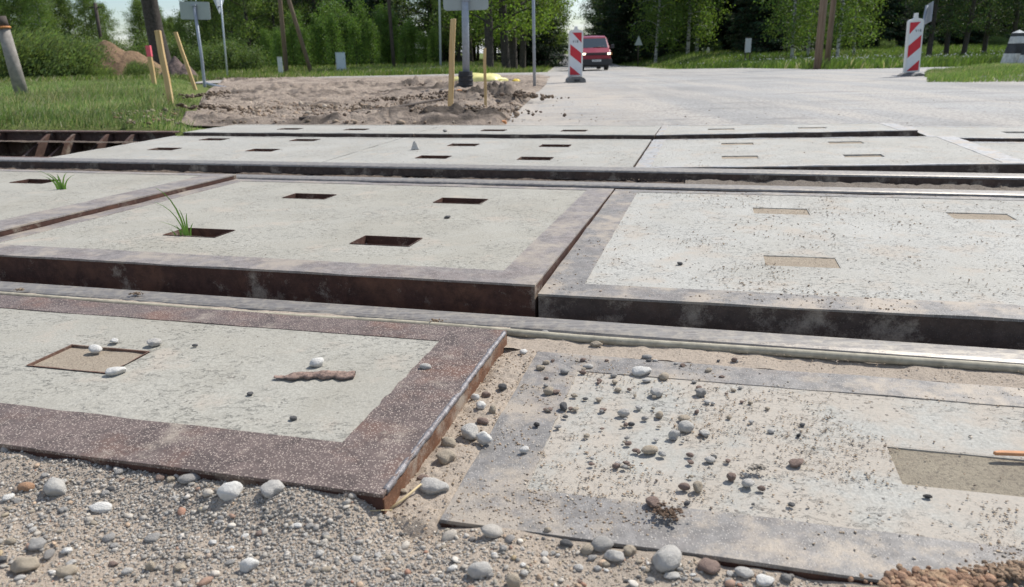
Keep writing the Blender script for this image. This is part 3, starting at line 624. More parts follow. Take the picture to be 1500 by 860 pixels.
# back row (beyond the third rail)
panel(-3.75, -1.95, 4.80, 5.45, (-.006, -.006, -.01, -.01), 'back row left crossing panel next to the dug up earth', [(-3.05, 5.10), (-2.5, 5.08)], M['conc_far'], M['rust_side_grey'], M['conc_far'], (.04, .04, .03, .03), .14)
panel(-1.942, -.35, 4.80, 5.45, (-.006, -.006, -.01, -.01), 'back row middle crossing panel in front of the thin stakes', [(-1.46, 5.06), (-.9, 5.06)], M['conc_far'], M['rust_side_grey'], M['conc_far'], (.04, .04, .03, .03), .14)
panel(-.342, 1.13, 4.80, 5.45, (-.006, .03, .012, -.008), 'back row right crossing panel with its right end raised', [(0.05, 5.12), (.6, 5.12)], M['steel_pale'], M['rust_side_grey'], M['conc_dusty2'], (.04, .09, .03, .03), .14, [(.007, 'fill'), (.006, 'fill')])
panel(1.20, 2.9, 4.80, 5.45, (-.012, -.012, -.01, -.01), 'back row crossing panel at the right frame edge', [(1.75, 5.12), (2.3, 5.12)], M['steel_pale'], M['rust_side_grey'], M['conc_dusty2'], (.04, .04, .03, .03), .14, [(.015, 'fill'), (.012, 'fill')])
panel(2.92, 5.0, 3.43, 4.50, (-.02, -.01, .0, .0), 'far row crossing panel beyond the right frame edge', [], M['steel_pale'], M['rust_side_grey'], M['conc_dusty2'])
panel(2.95, 5.4, 4.80, 5.45, (-.012, -.012, -.01, -.01), 'back row crossing panel beyond the right frame edge', [], M['steel_pale'], M['rust_side_grey'], M['conc_dusty2'], (.04, .04, .03, .03))

# ------------------------------------------------------------------ rails
def rail(vc, ztop, u0, u1, label, hw=.036):
    x, y = xy(0, vc); root = empty('rail', (x, y, 0), RZ, label, 'rail', 'rails crossing the road')
    prof = [(-hw, ztop-.038), (-hw, ztop-.010), (-hw+.004, ztop-.004), (-hw+.012, ztop-.001), (0, ztop), (hw-.012, ztop-.001), (hw-.004, ztop-.004), (hw, ztop-.010), (hw, ztop-.038), (.009, ztop-.05), (.009, ztop-.155), (.07, ztop-.17), (.07, ztop-.18), (-.07, ztop-.18), (-.07, ztop-.17), (-.009, ztop-.155), (-.009, ztop-.05)]
    hd = MB().prism([(-hw+.001, ztop-.011), (-hw, ztop-.010), (-hw+.004, ztop-.004), (-hw+.012, ztop-.001), (0, ztop), (hw-.012, ztop-.001), (hw-.004, ztop-.004), (hw, ztop-.010), (hw-.001, ztop-.011)], u0, u1, 'yz').build('rail_head', M['rail'], root)
    MB().prism([(-hw+.0005, ztop-.045), (-hw+.0005, ztop-.0112), (hw-.0005, ztop-.0112), (hw-.0005, ztop-.045)], u0, u1, 'yz').build('head_side', M['rust_side_grey'], root)
    MB().prism([(.009, ztop-.0455), (.009, ztop-.155), (.07, ztop-.17), (.07, ztop-.18), (-.07, ztop-.18), (-.07, ztop-.17), (-.009, ztop-.155), (-.009, ztop-.0455)], u0, u1, 'yz').build('rail_web', M['rust_side'], root)
    return root
rail(1.365, -.008, -9, 9, 'nearest rail, grey and worn, between the near and the middle panels', .036)
rail(2.965, -.002, -9, 9, 'second rail, dark sided, just behind the middle row of panels', .045)
rail(3.33, .004, -9, 9, 'polished bright rail running in front of the far row of panels', .055)
rail(4.615, -.022, -3.72, 9, 'farthest rail, a thin dark line before the back row of panels', .036)
def strip(name, v0, v1, z, m, label=None, u0=-8, u1=8, bumpy=.006, n=900, k=8, kind='structure'):
    us = np.linspace(u0, u1, n); vs = np.linspace(v0, v1, k); U, V = np.meshgrid(us, vs); Z = z + bumpy*fbm(U*14, V*14, 4, int(v0*100)) + bumpy*.5*fbm(U*60, V*60, 2, 3); X = UX*U+WX*V; Y = UY*U+WY*V
    i = (np.arange(n-1)[None] + n*np.arange(k-1)[:, None]).ravel()
    return tag(link(name, np_mesh(name, np.stack([X, Y, Z], -1).reshape(-1, 3), np.stack([i, i+1, i+n+1, i+n], 1), m, None, True)), label, kind=kind)
strip('rail_side_sand', 1.238, 1.328, -.019, M['sand'], u0=-.40, u1=4, bumpy=.006, n=700)
strip('rail_side_grit', 1.263, 1.328, -.012, M['sand'], u0=-4, u1=-.36, bumpy=.004, n=700)
strip('flangeway_bed', 1.40, 1.48, -.075, M['bed'])
strip('flangeway_bed', 2.79, 2.91, -.07, M['bed'])
strip('rail_gap_gravel', 3.02, 3.27, -.030, M['gapgrit'], u0=-.1, u1=8, bumpy=.012)
strip('rail_gap_bed', 3.02, 3.27, -.040, M['bed'], u0=-8, u1=0.0, bumpy=.012)
strip('flangeway_bed', 3.35, 3.44, -.06, M['bed'])
strip('flangeway_bed', 4.49, 4.58, -.05, M['bed']); strip('flangeway_bed', 4.652, 4.81, -.07, M['bed'])
# sand and dirt in the joint between the two near panels
def jz(u, v): return -.019 - .004*sstep(-.33, -.355, u) + .006*fbm(u*30, v*30, 4, 91) + .003*fbm(u*120, v*120, 2, 95)
us = np.linspace(-.356, -.262, 30); vs = np.linspace(.66, 1.32, 220); U, V = np.meshgrid(us, vs); Z = jz(U, V) - .03*sstep(-.300, -.272, U)*(.25+.75*(1-sstep(.70, .76, V))) - .03*(1-sstep(.665, .705, V)) + .002*fbm(U*20, V*20, 3, 5); i = (np.arange(29)[None] + 30*np.arange(219)[:, None]).ravel()
tag(link('joint_sand', np_mesh('joint_sand', np.stack([UX*U+WX*V, UY*U+WY*V, Z], -1).reshape(-1, 3), np.stack([i, i+1, i+31, i+30], 1), M['sand'], None, True)), kind='structure')
# cream seal between rail and near panels
sm_ = MB(); ps = []
for k_ in range(160):
    uu_ = -3.5 + k_*.045; ps.append((*xy(uu_, 1.304+.002*math.sin(k_*.5)), -.0125 + .0018*math.sin(k_*.31)))
tag(sm_.tube(ps, .0075, 8).build('rubber_seal', M['rubber']), 'long cream coloured seal strip squeezed in beside the nearest rail', 'seal')

# ------------------------------------------------------------------ rusty beam with ribs in the pit on the left
x, y = xy(-3.9, 4.735)
bm_ = empty('steel_beam', (x, y, 0), RZ, 'dark rusty steel beam with slanted ribs in the pit at the left', 'beam')
MB().box(-4.5, .12, .0, .018, -.20, -.006).build('beam_web', M['rust_beam'], bm_)
MB().box(-4.5, .14, -.035, .05, -.005, .006).build('top_flange', M['rust_beam'], bm_, .002)
for uu_ in (-1.62, -1.42, -.95, -.72, -.42, -.2, -2.3, -2.5):
    MB().prism([(-.006, -.012), (-.06, -.012), (-.42, -.20), (-.006, -.20)], uu_, uu_+.022, 'yz').build('rib', M['rust_beam'], bm_, .002)
MB().box(-4.5, -.1, -.50, -.42, -.19, -.13).build('bottom_rail', M['rust_beam'], bm_, .003)

# ------------------------------------------------------------------ individual stones on the panels and in the gravel
stone_meshes = []
for k_, tm in enumerate(TS3):
    V, F = tm; me = np_mesh('stone', V, F, None, None, True); stone_meshes.append(me)
def stone_mat(name, c, v=.15):
    m, t, b, o = mat(name); vv = N(t, 'ShaderNodeTexCoord').outputs['Object']
    cc_ = mixc(t, ramp(t, noise(t, vv, 2.5, 6, .7), [(.3, 0.), (.7, 1.)]), tuple(x*(1-v) for x in c), tuple(min(1, x*(1+v)) for x in c))
    cc_ = mixc(t, ramp(t, noise(t, vv, 9, 4, .7), [(.62, 0.), (.72, .6)]), cc_, tuple(x*.55 for x in c))
    t.links.new(cc_, b.inputs['Base Color']); b.inputs['Roughness'].default_value = .8; b.inputs['Specular IOR Level'].default_value = .25
    bump(t, b, noise(t, vv, 7, 6, .75), .5, .12); return m
SC = {'white': stone_mat('stone_white', (.72, .69, .63)), 'pale grey': stone_mat('stone_pale_grey', (.52, .49, .44)), 'grey': stone_mat('stone_grey', (.35, .33, .30)),
      'dark': stone_mat('stone_dark', (.13, .125, .12)), 'brown': stone_mat('stone_brown', (.25, .18, .145)), 'tan': stone_mat('stone_tan', (.43, .36, .27)), 'orange': stone_mat('stone_orange', (.42, .25, .15)), 'blackish': stone_mat('stone_blackish', (.07, .065, .06))}
def surf_z(px, py):
    """height of what lies under a pixel in the near field"""
    p = at(px, py, 0); u, v = uvof(p.x, p.y)
    if v < .70: return None
    if v < 1.27:
        if u < -.35: return .008
        if u < -.29: return -.019
        return -.018
    if v < 1.33: return -.012
    if v < 1.47: return -.008
    if v < 2.8: return .02 if u < -.34 else .012
    if v < 3.35: return 0
    if v < 4.5: return 0
    return -.006
nst = [0]
mesh_cache = {}
def stone(px, py, wpx, hpx, colr, label, group=None, cat='stone', rnd=None, name='stone'):
    """px,py: where its bottom centre stands in the photograph; wpx, hpx its size there"""
    z = surf_z(px, py); under = 'under edge' in label or 'under the panel' in label or 'under the rusty' in label or 'half under' in label or 'against the' in label and 'panel' in label and 'rear' not in label
    if under: z = None
    if z is None:
        z = -.02
        for _ in range(4):
            p = at(px, py, z); z = float(gravel_z(*uvof(p.x, p.y)))
    p = at(px, py, z)
    if under:
        uu3, vv3 = uvof(p.x, p.y)
        if vv3 > .690: p.x, p.y = xy(uu3, .690); z = float(gravel_z(uu3, .690)); p.z = z
    d = math.hypot(p.y, CAMH-z)*1.0; mpp = (p.y*math.cos(PITCH)+(CAMH-z)*math.sin(PITCH))/FPX
    w_ = wpx*mpp/2; h_ = hpx*mpp/2
    nst[0] += 1; k_ = (nst[0]*7) % 5 + (5 if nst[0] % 3 == 0 else 0)
    key = (k_, colr)
    if key not in mesh_cache: me = stone_meshes[k_].copy(); me.materials.append(SC[colr]); mesh_cache[key] = me
    o = link(name, mesh_cache[key]); o.rotation_euler = (random.uniform(-.12, .12), random.uniform(-.12, .12), random.choice((0, PI)) + random.uniform(-.5, .5))
    o.scale = (w_*.98, w_*.95, max(h_, w_*.5)*1.55); o.location = (p.x, p.y + w_*.45, z + o.scale[2]*.62*.62)
    return tag(o, label, cat, group)
# hand placed
H = [
 (166, 503, 16, 9, 'white', 'small white pebble just behind the sand filled socket of the near left panel'),
 (224, 507, 22, 12, 'pale grey', 'pale grey pebble at the rear right corner of the sand filled socket'),
 (138, 516, 20, 11, 'white', 'white oval pebble on the rear edge of the sand filled socket'),
 (168, 549, 24, 13, 'white', 'white rounded pebble at the front edge of the sand filled socket'),
 (463, 537, 25, 15, 'white', 'white stone standing right behind the bark chip'),
 (623, 541, 15, 10, 'pale grey', 'pale pebble on the concrete beside the right frame bar of the near left panel'),
 (429, 616, 12, 7, 'dark', 'small dark stone alone on the near left concrete'),
 (366, 579, 10, 5, 'dark', 'tiny dark crumb left of the lone dark stone on the near left concrete'),
 (285, 508, 8, 5, 'dark', 'tiny dark crumb right of the sand filled socket'),
 (689, 642, 34, 22, 'pale grey', 'large pale flat pebble leaning in the sandy joint'),
 (709, 650, 26, 22, 'white', 'bright white egg shaped pebble beside the leaning pale one in the joint'),
 (657, 656, 20, 17, 'tan', 'tan grey pebble in the joint below the leaning pale one'),
 (653, 679, 30, 21, 'tan', 'broad yellowish grey stone in the middle of the joint'),
 (636, 724, 38, 25, 'pale grey', 'largest pale pebble at the front mouth of the joint'),
 (620, 706, 18, 12, 'brown', 'small brownish pebble beside the largest one at the joint mouth'),
 (591, 723, 13, 8, 'tan', 'tan pebble tucked under the welded corner of the near left panel'),
 (705, 601, 17, 15, 'white', 'white pebble high in the joint next to the weld bead'),
 (696, 586, 13, 10, 'white', 'smaller white pebble above the white one next to the weld bead'),
 (712, 582, 12, 10, 'brown', 'brown pebble right of the two white ones high in the joint'),
 (721, 606, 14, 16, 'tan', 'upright tan pebble in the joint'),
 (707, 622, 17, 12, 'brown', 'brown stone behind the leaning pale pebble in the joint'),
 (736, 572, 14, 12, 'dark', 'dark round pebble in the sand near the joint rear'),
 (767, 519, 12, 8, 'white', 'white chip at the rear of the sandy joint'),
 (768, 663, 14, 11, 'white', 'white pebble on the left frame bar of the near right panel'),
 (826, 600, 15, 12, 'dark', 'dark angular stone by the inner edge of the near right frame'),
 (786, 625, 10, 8, 'blackish', 'blackish pebble on the left frame bar of the near right panel'),
 (804, 577, 14, 11, 'tan', 'tan yellow pebble near the rear left corner of the near right panel'),
 (828, 548, 14, 9, 'grey', 'grey pebble on the rear frame bar end of the near right panel'),
 (792, 542, 12, 9, 'tan', 'pale tan pebble beside the rear left frame corner of the right panel'),
 (862, 540, 14, 8, 'pale grey', 'light pebble against the rear frame bar left of the big white one'),
 (874, 508, 19, 9, 'tan', 'flat pale stone on the sand strip beside the rail'),
 (799, 492, 14, 9, 'grey', 'lumpy grey stone on the seal behind the joint'),
 (948, 526, 14, 7, 'grey', 'flat grey stone on the rear frame bar'),
 (941, 550, 25, 15, 'white', 'big white egg shaped pebble near the rear frame bar of the right panel'),
 (973, 556, 18, 11, 'tan', 'cream pebble right of the big white egg shaped one'),
 (948, 560, 13, 7, 'pale grey', 'small pebble just in front of the big white egg shaped one'),
 (963, 581, 21, 14, 'pale grey', 'mottled pale pebble in front of the cream one'),
 (1027, 580, 17, 13, 'grey', 'dark grey angular stone right of the mottled pale pebble'),
 (914, 610, 17, 14, 'pale grey', 'domed pale stone on the near right concrete'),
 (966, 612, 14, 11, 'tan', 'angular buff stone right of the domed pale one'),
 (945, 616, 11, 8, 'grey', 'small grey pebble between the domed and the buff stones'),
 (1005, 632, 22, 17, 'pale grey', 'pale stone with a dark shadowed underside, topmost of the little stone row'),
 (1003, 617, 18, 9, 'tan', 'flat light stone behind the pale topmost stone of the row'),
 (988, 643, 15, 17, 'pale grey', 'upright pale pebble left of the stone row'),
 (953, 665, 24, 14, 'tan', 'oval buff pebble at the lower end of the stone row'),
 (970, 669, 13, 10, 'pale grey', 'small pebble touching the oval buff one'),
 (1033, 639, 17, 9, 'pale grey', 'flat whitish pebble right of the stone row'),
 (1041, 677, 15, 8, 'pale grey', 'pale flattish pebble below the whitish one right of the row'),
 (925, 624, 9, 7, 'dark', 'small dark pebble below the domed pale stone'),
 (1023, 720, 18, 17, 'tan', 'rounded buff stone of a side by side pair on the right panel'),
 (1003, 718, 15, 13, 'brown', 'brownish stone of a side by side pair on the right panel'),
 (1072, 704, 15, 13, 'brown', 'reddish brown stone on the near right concrete'),
 (1097, 714, 19, 13, 'pale grey', 'pale pebble right of the reddish brown stone'),
 (1116, 719, 11, 9, 'brown', 'little brown stone next to the pale pebble'),
 (957, 742, 25, 14, 'brown', 'dark brown lump on the front frame bar'),
 (802, 781, 12, 11, 'tan', 'small tan pebble at the front frame bar left of the brown lump'),
 (336, 730, 32, 26, 'white', 'white blocky stone in the gravel against the rusty panel edge'),
 (397, 726, 36, 20, 'pale grey', 'pale saddle shaped stone under the rusty panel edge'),
 (79, 727, 34, 29, 'pale grey', 'mottled grey round stone in the gravel at the left'),
 (36, 720, 22, 16, 'orange', 'orange tinged pebble left of the mottled round stone'),
 (32, 841, 40, 28, 'tan', 'large cream stone at the lower left corner'),
 (52, 806, 28, 16, 'grey', 'dark grey pebble behind the large cream stone'),
 (96, 845, 26, 16, 'tan', 'cream pebble right of the large cream stone'),
 (364, 837, 24, 23, 'white', 'chalk white stone alone in the gravel below the crushed stone'),
 (158, 794, 22, 13, 'grey', 'smooth grey pebble in the gravel left of centre'),
 (703, 848, 32, 30, 'pale grey', 'big pale grey rounded stone at the bottom centre'),
 (752, 863, 24, 26, 'tan', 'cream stone cut by the bottom edge at the centre'),
 (665, 755, 14, 10, 'pale grey', 'small pebble in the gravel under the corner of the right panel'),
 (663, 837, 14, 10, 'white', 'small whitish pebble left of the big pale grey stone'),
 (978, 836, 55, 36, 'pale grey', 'biggest pale boulder like stone against the front edge of the right panel'),
 (900, 825, 30, 22, 'pale grey', 'smooth whitish stone left of the biggest pale stone'),
 (882, 806, 30, 18, 'grey', 'bluish grey stone behind the smooth whitish one'),
 (923, 813, 20, 14, 'tan', 'buff stone between the whitish and the biggest stone'),
 (862, 811, 20, 15, 'tan', 'cream pebble left of the bluish grey stone'),
 (830, 801, 18, 12, 'dark', 'dark pebble under the front edge of the right panel'),
 (985, 850, 24, 11, 'pale grey', 'pebble in front of the biggest pale stone'),
 (1040, 829, 36, 18, 'brown', 'flat reddish stone wedged under the panel right of the biggest stone'),
 (1092, 846, 26, 13, 'pale grey', 'light pebble at the bottom right of the gravel'),
 (1122, 858, 26, 16, 'white', 'white pebble at the bottom right against the panel edge'),
 (192, 679, 18, 9, 'grey', 'grey pebble half under the rusty panel edge at the left'),
 (293, 694, 28, 16, 'grey', 'rounded grey stone half under the rusty panel edge'),
 (247, 693, 17, 9, 'brown', 'reddish pebble half under the rusty panel edge'),
 (265, 695, 14, 9, 'tan', 'buff pebble right of the reddish one under the panel edge'),
 (145, 751, 30, 14, 'white', 'flat whitish stone in the gravel right of the white chip'),
 (10, 734, 20, 11, 'white', 'white chip at the left edge of the gravel'),
 (96, 812, 16, 11, 'white', 'small white round pebble right of the dark grey pebble'),
 (222, 793, 20, 10, 'grey', 'small bluish pebble beside the smooth grey one'),
 (220, 837, 14, 18, 'tan', 'upright cream pebble in the lower left gravel'),
 (262, 836, 18, 9, 'tan', 'flat ochre pebble right of the upright cream one'),
 (185, 842, 15, 12, 'pale grey', 'greyish pebble left of the upright cream one'),
 (655, 320, 10, 4, 'dark', 'small dark stone on the middle row panel between its open sockets'),
 (996, 388, 9, 5, 'dark', 'lone dark clod on the left of the middle row right panel'),
 (652, 193, 6, 4, 'grey', 'tiny grey stone on the farthest rail'),
 (1168, 683, 22, 10, 'brown', 'red brown flake on the near right panel'),
 (1170, 640, 8, 6, 'blackish', 'black crumb on the near right concrete'),
 (1360, 730, 11, 6, 'blackish', 'black crumb in front of the silted socket on the near right panel'),
 (1160, 742, 11, 6, 'dark', 'dark crumb amid the sand on the near right panel'),
]
for h_ in H: stone(*h_)
# the pale triangular stone on the far panel
p = at(608, 219, -.004)
me = MB().add([(-.022,-.015,0), (.026,-.012,0), (.02,.02,0), (-.018,.018,0), (.002,.0,.05), (-.008,.004,.045)], [(0,1,4),(1,2,4),(2,3,5,4),(3,0,5),(0,4,5),(3,2,1,0)])
o = me.build('stone', SC['pale grey'], None, .003, loc=p); tag(o, 'pale pyramid shaped stone standing on the far row panel', 'stone')
# more loose stones, told apart only by colour and zone
ZONES = [('left_g', 40), ('mid_g', 34), ('right_g', 36), ('panel', 95)]
LAB = {'white': 'white', 'pale grey': 'pale grey', 'grey': 'grey', 'dark': 'dark grey', 'brown': 'brown', 'tan': 'tan', 'orange': 'orange'}
for zn, n_ in ZONES:
    for _ in range(n_):
        if zn == 'panel':
            px = min(1330, max(800, random.gauss(960, 110))); py = min(740, max(530, random.gauss(610, 60))); sz = random.uniform(5, 11)
            cl = random.choice(['pale grey', 'grey', 'dark', 'brown', 'tan', 'tan', 'brown', 'brown']); lab = 'small %s pebble among the litter on the near right panel' % LAB[cl]; gr = 'small %s pebbles strewn over the near right panel' % LAB[cl]
        else:
            lo, hi = {'left_g': (0, 330), 'mid_g': (330, 640), 'right_g': (640, 1120)}[zn]; px = random.uniform(lo, hi)
            ymin = np.interp(px, [0, 550, 640, 1130], [690, 755, 785, 850]); py = random.uniform(ymin, 858); sz = random.uniform(8, 16)*(.8+.2*(py-ymin)/(860-ymin+1))
            if ymin > 856: continue
            cl = random.choice(['white', 'pale grey', 'pale grey', 'grey', 'grey', 'tan', 'tan', 'brown', 'dark'])
            wh = {'left_g': 'in the gravel left of the crushed stone', 'mid_g': 'in the gravel before the near left panel', 'right_g': 'in the gravel before the near right panel'}[zn]
            lab = 'small %s pebble %s' % (LAB[cl], wh); gr = 'small %s pebbles %s' % (LAB[cl], wh)
        stone(px, py, sz, sz*random.uniform(.5, .75), cl, lab, gr, 'pebble', name='pebble')
# grit on the panels
def on_panels(n, f):
    u, v, z = f(n); return put(u, v, z)
def grit(name, label, n, u0, u1, v0, v1, z, smin, smax, dens=None, dark=.6, m=None):
    u = rng.uniform(u0, u1, n); v = rng.uniform(v0, v1, n)
    if dens is not None: k = rng.uniform(0, 1, n) < dens(u, v); u = u[k]; v = v[k]
    s = .62*(smin + (smax-smin)*rng.uniform(0, 1, len(u))**4)
    pal = np.array([(.22,.175,.135), (.30,.24,.185), (.15,.12,.10), (.40,.33,.25), (.46,.43,.38), (.33,.25,.18)]); w_ = np.array([dark*.4, dark*.35, dark*.25, (1-dark)*.5, (1-dark)*.3, (1-dark)*.2])
    zz_ = z(u, v) if callable(z) else np.full(len(u), z)
    tag(link(name, scatter(name, TS1, put(u, v, zz_ + s*.3), s, cols(len(u), pal, w_/w_.sum()), m or M['stone'], False, .5)), label, 'grit', kind='stuff')
def zn2(u, v): return quadz((-.022, -.014, -.014, -.018), (u+.285)/1.535, (v-.712)/.523)
cl1 = lambda u, v: np.clip(.03 + .9*np.exp(-((u+.02-(1.1-v)*.25)/.20)**2 - ((v-1.03)/.19)**2) *np.clip(.5+2.2*fbm(u*16, v*16, 4, 103), 0, 1) + 1.1*np.clip((fbm(u*6, v*6, 5, 101, .6)-.05)*3.5, 0, 1), 0, 1)
grit('sand_grit', 'sandy brown grit and crumbs littering the near right panel', 46000, -.28, 1.0, .715, 1.233, zn2, .0006, .0036, cl1, .30)
grit('joint_grit', 'coarse grit lying in the sandy joint between the near panels', 2200, -.350, -.286, .67, 1.25, jz, .0008, .0038, None, .35)
grit('rail_grit', 'brown grit lying along the seal beside the nearest rail', 6000, -1.9, 1.1, 1.24, 1.325, -.012, .0006, .003, lambda u, v: .15+.85*sstep(-.4, .1, u), .5)
grit('left_panel_grit', 'sparse dark crumbs on the near left panel', 1100, -1.5, -.36, .71, 1.255, .006, .0005, .0020, None, .7)
grit('middle_panel_grit', 'dark crumbs scattered over the middle row right panel', 22000, -.33, 1.25, 1.49, 2.78, lambda u, v: quadz((.012, .022, .010, .006), (u+.339)/1.594, (v-1.477)/1.313), .001, .0055, lambda u, v: np.clip(.06 + (.25+.75*np.exp(-((u-.05)/.35)**2))*np.clip((fbm(u*7, v*7, 5, 111, .65)+.12)*2.2, 0, 1), 0, 1), .6)
grit('middle_left_grit', 'few dark crumbs on the middle row left panels', 1500, -2.8, -.36, 1.5, 2.75, lambda u, v: .03-.02*(v-1.475)/1.3+.001, .001, .0032, None, .85)
grit('far_panel_grit', 'dark crumbs over the far row of panels', 3500, -2.5, 2.6, 3.45, 4.48, lambda u, v: np.where((u > -.33) & (u < 1.235), quadz((-.008, .036, .03, -.0), (u+.333)/1.568, (v-3.43)/1.07), -.006), .0015, .006, lambda u, v: .1+.9*np.exp(-((u+.25)/.45)**2), .8)
grit('rail_gap_grit', 'gravel crumbs between the two parallel rails', 3500, -.4, 2.4, 3.03, 3.25, -.027, .001, .005, None, .4)
def rz(u, v):
    X = UX*u+WX*v; Y = UY*u+WY*v; return T(X, Y)+.008
grit('road_crumbs', 'dark soil crumbs scattered over the worn road behind the panels', 1500, -1.7, 3.0, 5.47, 8.5, rz, .003, .016, lambda u, v: .1+.9*np.exp(-((u+1.1)/.6)**2-((v-6.3)/.8)**2) + .5*np.exp(-((u+.3)/.3)**2-((v-5.7)/.4)**2), .85)

# soil clods in the excavation
def clods(n):
    X = []; Y = []; 
    while len(X) < n:
        px = random.uniform(295, 785); py = 186 - abs(random.gauss(0, 1))*30
        if py < 112: continue
        g_ = None; X.append(px); Y.append(py)
    return X, Y
pts = []; sz = []; cl = []
cent = [(gp(668, 148), .5, .2, 170, .030), (gp(700, 150), .45, .2, 260, .034), (gp(740, 152), .40, .2, 330, .040), (gp(683, 135), .30, .15, 170, .030), (gp(615, 134), .5, .15, 170, .028), (gp(515, 133), .3, .12, 130, .025), (gp(560, 160), .3, .08, 90, .02), (gp(650, 179), .7, .08, 240, .018), (gp(310, 172), .3, .12, 160, .03), (gp(304, 150), .22, .5, 170, .035), (gp(340, 120), 1.3, .3, 160, .04), (gp(600, 158), .5, .08, 90, .02)]
for p, a_, b_, n_, s_ in cent:
    X = rng.normal(p[0], a_*.55, n_); Y = rng.normal(p[1], b_*.7, n_); s = np.minimum(rng.gamma(1.6, s_/4.6, n_)+.003, .03)
    pts.append(np.stack([X, Y, T(X, Y)+.03+.03*rng.uniform(0, 1, n_)+ .06*np.exp(-((X-p[0])/a_)**2)], -1)); sz.append(s); cl.append(cols(n_, np.array([(.09,.075,.062), (.15,.12,.10), (.22,.18,.145), (.32,.26,.21)]), np.array([.28, .3, .24, .18])))
n_ = 6500; uu2 = rng.uniform(-5.5, -.2, n_); vv2 = rng.uniform(5.5, 12.5, n_); X = UX*uu2+WX*vv2; Y = UY*uu2+WY*vv2
k = (X > -.40*Y+.1) & (X < .05+.03*(Y-5.5)) ; X = X[k]; Y = Y[k]; n_ = len(X)
pts.append(np.stack([X, Y, T(X, Y)+.035], -1)); sz.append(np.minimum(rng.gamma(1.2, .007, n_)+.0025, .035)); cl.append(cols(n_, np.array([(.18,.15,.12), (.30,.24,.19), (.42,.35,.28), (.48,.43,.37)]), np.array([.25, .3, .3, .15])))
tag(link('soil_clods', scatter('soil_clods', TS1+TS2[:3], np.concatenate(pts), np.concatenate(sz), np.concatenate(cl), M['clod'], False)), 'dark soil clods and crumbs in the dug up ground', 'soil', kind='stuff')
# stones at the turf edge
n_ = 150; px = rng.uniform(165, 300, n_); P = np.array([q2(gp(a_, 176+random.uniform(-14, 8))) for a_ in px]); tag(link('edge_rubble', scatter('edge_rubble', TS2, np.stack([P[:, 0], P[:, 1], T(P[:, 0], P[:, 1])+.01], -1), np.minimum(rng.gamma(2, .006, n_)+.003, .028), cols(n_)*np.array([.55, .5, .42]), M['clod'], False)), 'small rubble at the foot of the turf beside the back panels', 'rubble', kind='stuff')

# ------------------------------------------------------------------ grass
def blades(name, X, Y, hmin, hmax, wd, label, colset, kind='stuff', lean=.35, zoff=0, tuft=None, cat='grass', wind=(.3, 0)):
    n = len(X); h = hmin + (hmax-hmin)*rng.uniform(0, 1, n)**1.5; a = rng.uniform(0, PI, n); Z = T(X, Y) + zoff - .01
    dx_ = np.cos(a)*wd/2; dy_ = np.sin(a)*wd/2; ln = rng.normal(0, lean, (n, 2))*h[:, None] + np.array(wind)*h[:, None]
    B0 = np.stack([X-dx_, Y-dy_, Z], -1); B1 = np.stack([X+dx_, Y+dy_, Z], -1)
    M0 = np.stack([X-dx_*.8+ln[:, 0]*.35, Y-dy_*.8+ln[:, 1]*.35, Z+h*.6], -1); M1 = np.stack([X+dx_*.8+ln[:, 0]*.35, Y+dy_*.8+ln[:, 1]*.35, Z+h*.6], -1)
    Tp = np.stack([X+ln[:, 0], Y+ln[:, 1], Z+h], -1)
    V = np.stack([B0, B1, M1, M0, Tp], 1).reshape(-1, 3); b0 = np.arange(n)*5
    F = np.concatenate([np.stack([b0, b0+1, b0+2], 1), np.stack([b0, b0+2, b0+3], 1), np.stack([b0+3, b0+2, b0+4], 1)])
    cs = np.array(colset); c = cs[rng.integers(0, len(cs), n)]*(1+rng.normal(0, .18, (n, 1))); pn_ = np.clip(.5+1.6*fbm(X*.9, Y*.6, 4, 71), 0, 1)[:, None]; c = c*(.72+.42*pn_); dr = (rng.uniform(0, 1, n) < .22*np.clip(fbm(X*.5, Y*.5, 3, 73)*4, 0, 1))[:, None]; c = np.where(dr, np.array([.44, .40, .25]), c)
    return tag(link(name, np_mesh(name, V, F, M['blade'], np.repeat(np.clip(c, .01, 1), 5, 0))), label, cat, kind=kind)
GC = [(.21, .30, .09), (.25, .34, .12), (.32, .37, .17), (.45, .42, .26), (.14, .22, .065), (.20, .32, .10)]
def wedge(n, x0, x1, Y0, Y1, pw=1.0):
    """random ground points seen between photograph columns x0..x1"""
    Y = Y0*(Y1/Y0)**(rng.uniform(0, 1, n)**pw); px = rng.uniform(x0, x1, n); d = np.stack([CF + CR*(a_-CX)/FPX + CU*(CY-115)/FPX for a_ in px]); d = d/d[:, 1:2]
    return d[:, 0]*Y, Y
X, Y = wedge(120000, -260, 330, 5.2, 26); vv_ = WX*X+WY*Y; k = (X < -.405*Y + .12*vnoise(X*1.5, Y*1.5, 3) - .08 + .1*rng.normal(0, .6, len(X))) & (vv_ > 4.97) & (rng.uniform(0, 1, len(X)) < .55+1.1*fbm(X*1.3, Y*1.3, 3, 7))
X = X[k]; Y = Y[k]
blades('grass', X, Y, .02, .085, .006, 'uneven green grass on the bank at the left of the crossing', GC)
k = (fbm(X*.9, Y*.9, 3, 77) > .12); X2 = X[k][:7000]; Y2 = Y[k][:7000]
blades('tall_grass', X2, Y2, .06, .17, .006, 'taller tufts standing out of the grass bank at the left', GC+[(.36, .32, .19)])
X, Y = wedge(120000, 1200, 1800, 9.3, 17); k = ((X - BX*Y) > .1+.2*vnoise(X*2, Y*2, 6)) & ((Y - (10.9-(X-6)*.20)) > .15+.4*vnoise(X*2, Y*2, 8)) & (Y < 16); X = X[k]; Y = Y[k]
blades('verge_grass', X, Y, .03, .11, .008, 'green grass verge around the striped bollards', [(c_[0]*.8, c_[1]*.85, c_[2]*.65) for c_ in GC])
